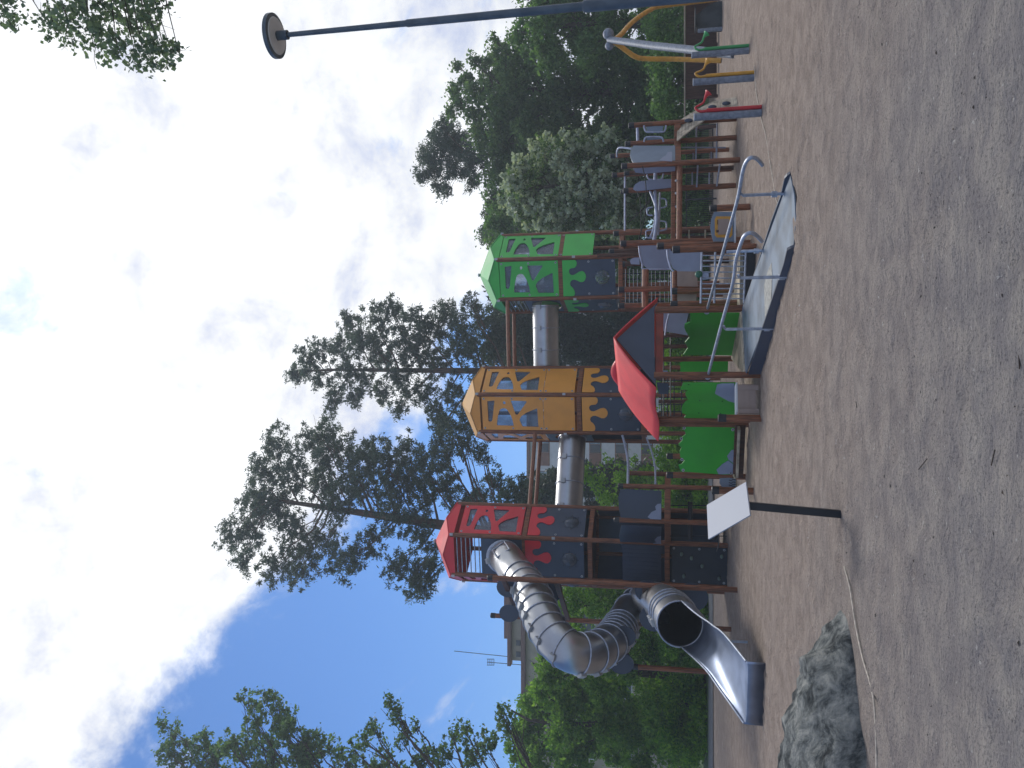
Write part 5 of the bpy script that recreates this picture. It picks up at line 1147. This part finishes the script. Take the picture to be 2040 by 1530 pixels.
# shrubs along the back edge of the sand
def shrub(x, y, r, Y, seed, lab, mk='hedge', cat='shrub', xt=None):
    xt = xt or x; cl = []
    rs = random.Random(seed)
    for k in range(9): cl.append((rs.uniform(xt - 12, 1408), y + rs.uniform(-r, r), rs.uniform(13, 25)))
    C_ = clumps(cl, Y, .9, seed); t = tree('shrub', lab, cat, (at(1400, y, Y).x, Y, 0), C_, mk, 1500, .15, tr=.05, seed=seed, group='shrubs behind the sand', sub=12, sig=.28, trunk_top=(at(1400, y, Y).x, Y, 1.2))
shrub(1345, 1500, 40, 36, 31, 'green shrub by the path at the far left edge')
shrub(1335, 1410, 44, 36, 32, 'bright shrub behind the tray of the tube slide')
shrub(1350, 1310, 44, 35.5, 33, 'bright shrub behind the tube slide mouth', 'lit')
shrub(1335, 1120, 44, 36, 34, 'shrub behind the climbing wall of the red roofed tower')
shrub(1338, 1050, 38, 35, 35, 'yellow-green shrub framed by the rope ladder')
shrub(1325, 985, 34, 36, 36, 'yellow-green shrub between the rope ladder and the green leaf walls')
shrub(1330, 910, 36, 36, 37, 'shrub behind the left green leaf wall')
shrub(1330, 830, 44, 35, 38, 'shrub behind the playhouse posts')
shrub(1330, 740, 44, 35, 39, 'shrub behind the slate gable of the playhouse')
shrub(1330, 650, 44, 35, 40, 'shrub behind the right end of the playhouse', 'mid')
shrub(1330, 560, 44, 34, 41, 'dark shrub behind the stepped decks', 'mid')
shrub(1335, 440, 44, 32, 42, 'dark shrub behind the rope walk', 'dark')
shrub(1330, 350, 44, 32, 43, 'dark shrub behind the right-hand platform', 'dark')
shrub(1320, 255, 44, 31.5, 44, 'dark shrub behind the curved plank ramp', 'dark')
shrub(1310, 160, 46, 31, 45, 'dark shrub behind the brown slat fence', 'dark')
shrub(1310, 60, 46, 31, 46, 'dark shrub behind the grey booth wall', 'dark')

# overhanging birch: its trunk stands just outside the frame on the right
def birch():
    rs = np.random.RandomState(77); bx, by = 6.6, 8.6
    t = thing('birch_tree', 'birch branch with drooping leaves hanging into the sky above the lamp', 'birch tree', (bx, by, 0))
    mb = MB(); top = Vector((bx - .2, by, 11.5)); mb.tube([(bx, by, -.1), (bx, by, 4), (bx - .1, by, 8), top], [.2, .16, .1, .03], 12)
    P = []; D = []
    targ = [(90, 40, 26), (110, 62, 24), (135, 40, 34), (150, 80, 26), (120, 20, 30), (175, 25, 34), (185, 60, 34), (190, 95, 22), (215, 40, 34), (225, 78, 28), (235, 112, 20), (250, 25, 34), (262, 60, 30), (270, 92, 26), (290, 35, 28), (288, 118, 18),
            (305, 55, 22), (305, 85, 22), (300, 10, 28), (325, 10, 14), (320, 95, 18), (335, 125, 12), (340, 100, 12), (355, 100, 8), (312, 128, 14), (275, 130, 12), (10, 30, 20), (22, 50, 12), (200, 5, 30), (150, -20, 40), (240, -25, 40), (60, -40, 34), (300, -30, 30), (5, -10, 30), (-20, 20, 30)]
    for (x, y, r) in targ:
        Y = 8.4 + rs.uniform(-.5, .5); c = at(x, y, Y); rm = r * 1.05 * (Y * CT + (c.z - EYE) * ST) / F
        s = Vector((bx - .15, by, min(11.2, c.z + rs.uniform(.1, .9)))); mb.tube([s, s.lerp(c, .5) + Vector((0, 0, .25)), c], [.022, .012, .004], 5)
        for k in range(4):
            e = c + Vector(rs.normal(size=3)) * rm * .7; e.z -= .05; mb.tube([c, (c + e) / 2 + Vector((0, 0, .03)), e], [.004, .003, .0015], 4)
        n = int(25 + 1900 * rm * rm); sub = rs.normal(size=(max(4, int(40 * rm)), 3)) * rm * .42
        pts = np.array(c) + sub[rs.randint(0, len(sub), n)] + rs.normal(size=(n, 3)) * .05
        P.append(pts)
    P = np.concatenate(P)
    mb.build('trunk', m_bark, t, smooth=True)
    leaves_mesh('crown', P, .066, LM['birch'], t, rs, .85)
birch()

def haze():  # haze volume added in place of lens glare
    M = bpy.data.materials.new('glare_haze'); M.use_nodes = True; nt = M.node_tree; nt.nodes.clear()
    o = nt.nodes.new('ShaderNodeOutputMaterial'); v = nt.nodes.new('ShaderNodeVolumePrincipled'); nt.links.new(v.outputs[0], o.inputs['Volume'])
    v.inputs['Color'].default_value = (.80, .90, 1, 1); v.inputs['Density'].default_value = .0018; v.inputs['Anisotropy'].default_value = .35
    MB().add([(x, y, z) for z in (-1.2, 34) for x, y in ((-170, -30), (170, -30), (170, 300), (-170, 300))], [(3, 2, 1, 0), (4, 5, 6, 7), (0, 1, 5, 4), (1, 2, 6, 5), (2, 3, 7, 6), (3, 0, 4, 7)]).build('haze', M)
    tag(bpy.data.objects['haze'], 'thin bluish haze added over the playground in place of lens glare', kind='stuff')
haze()
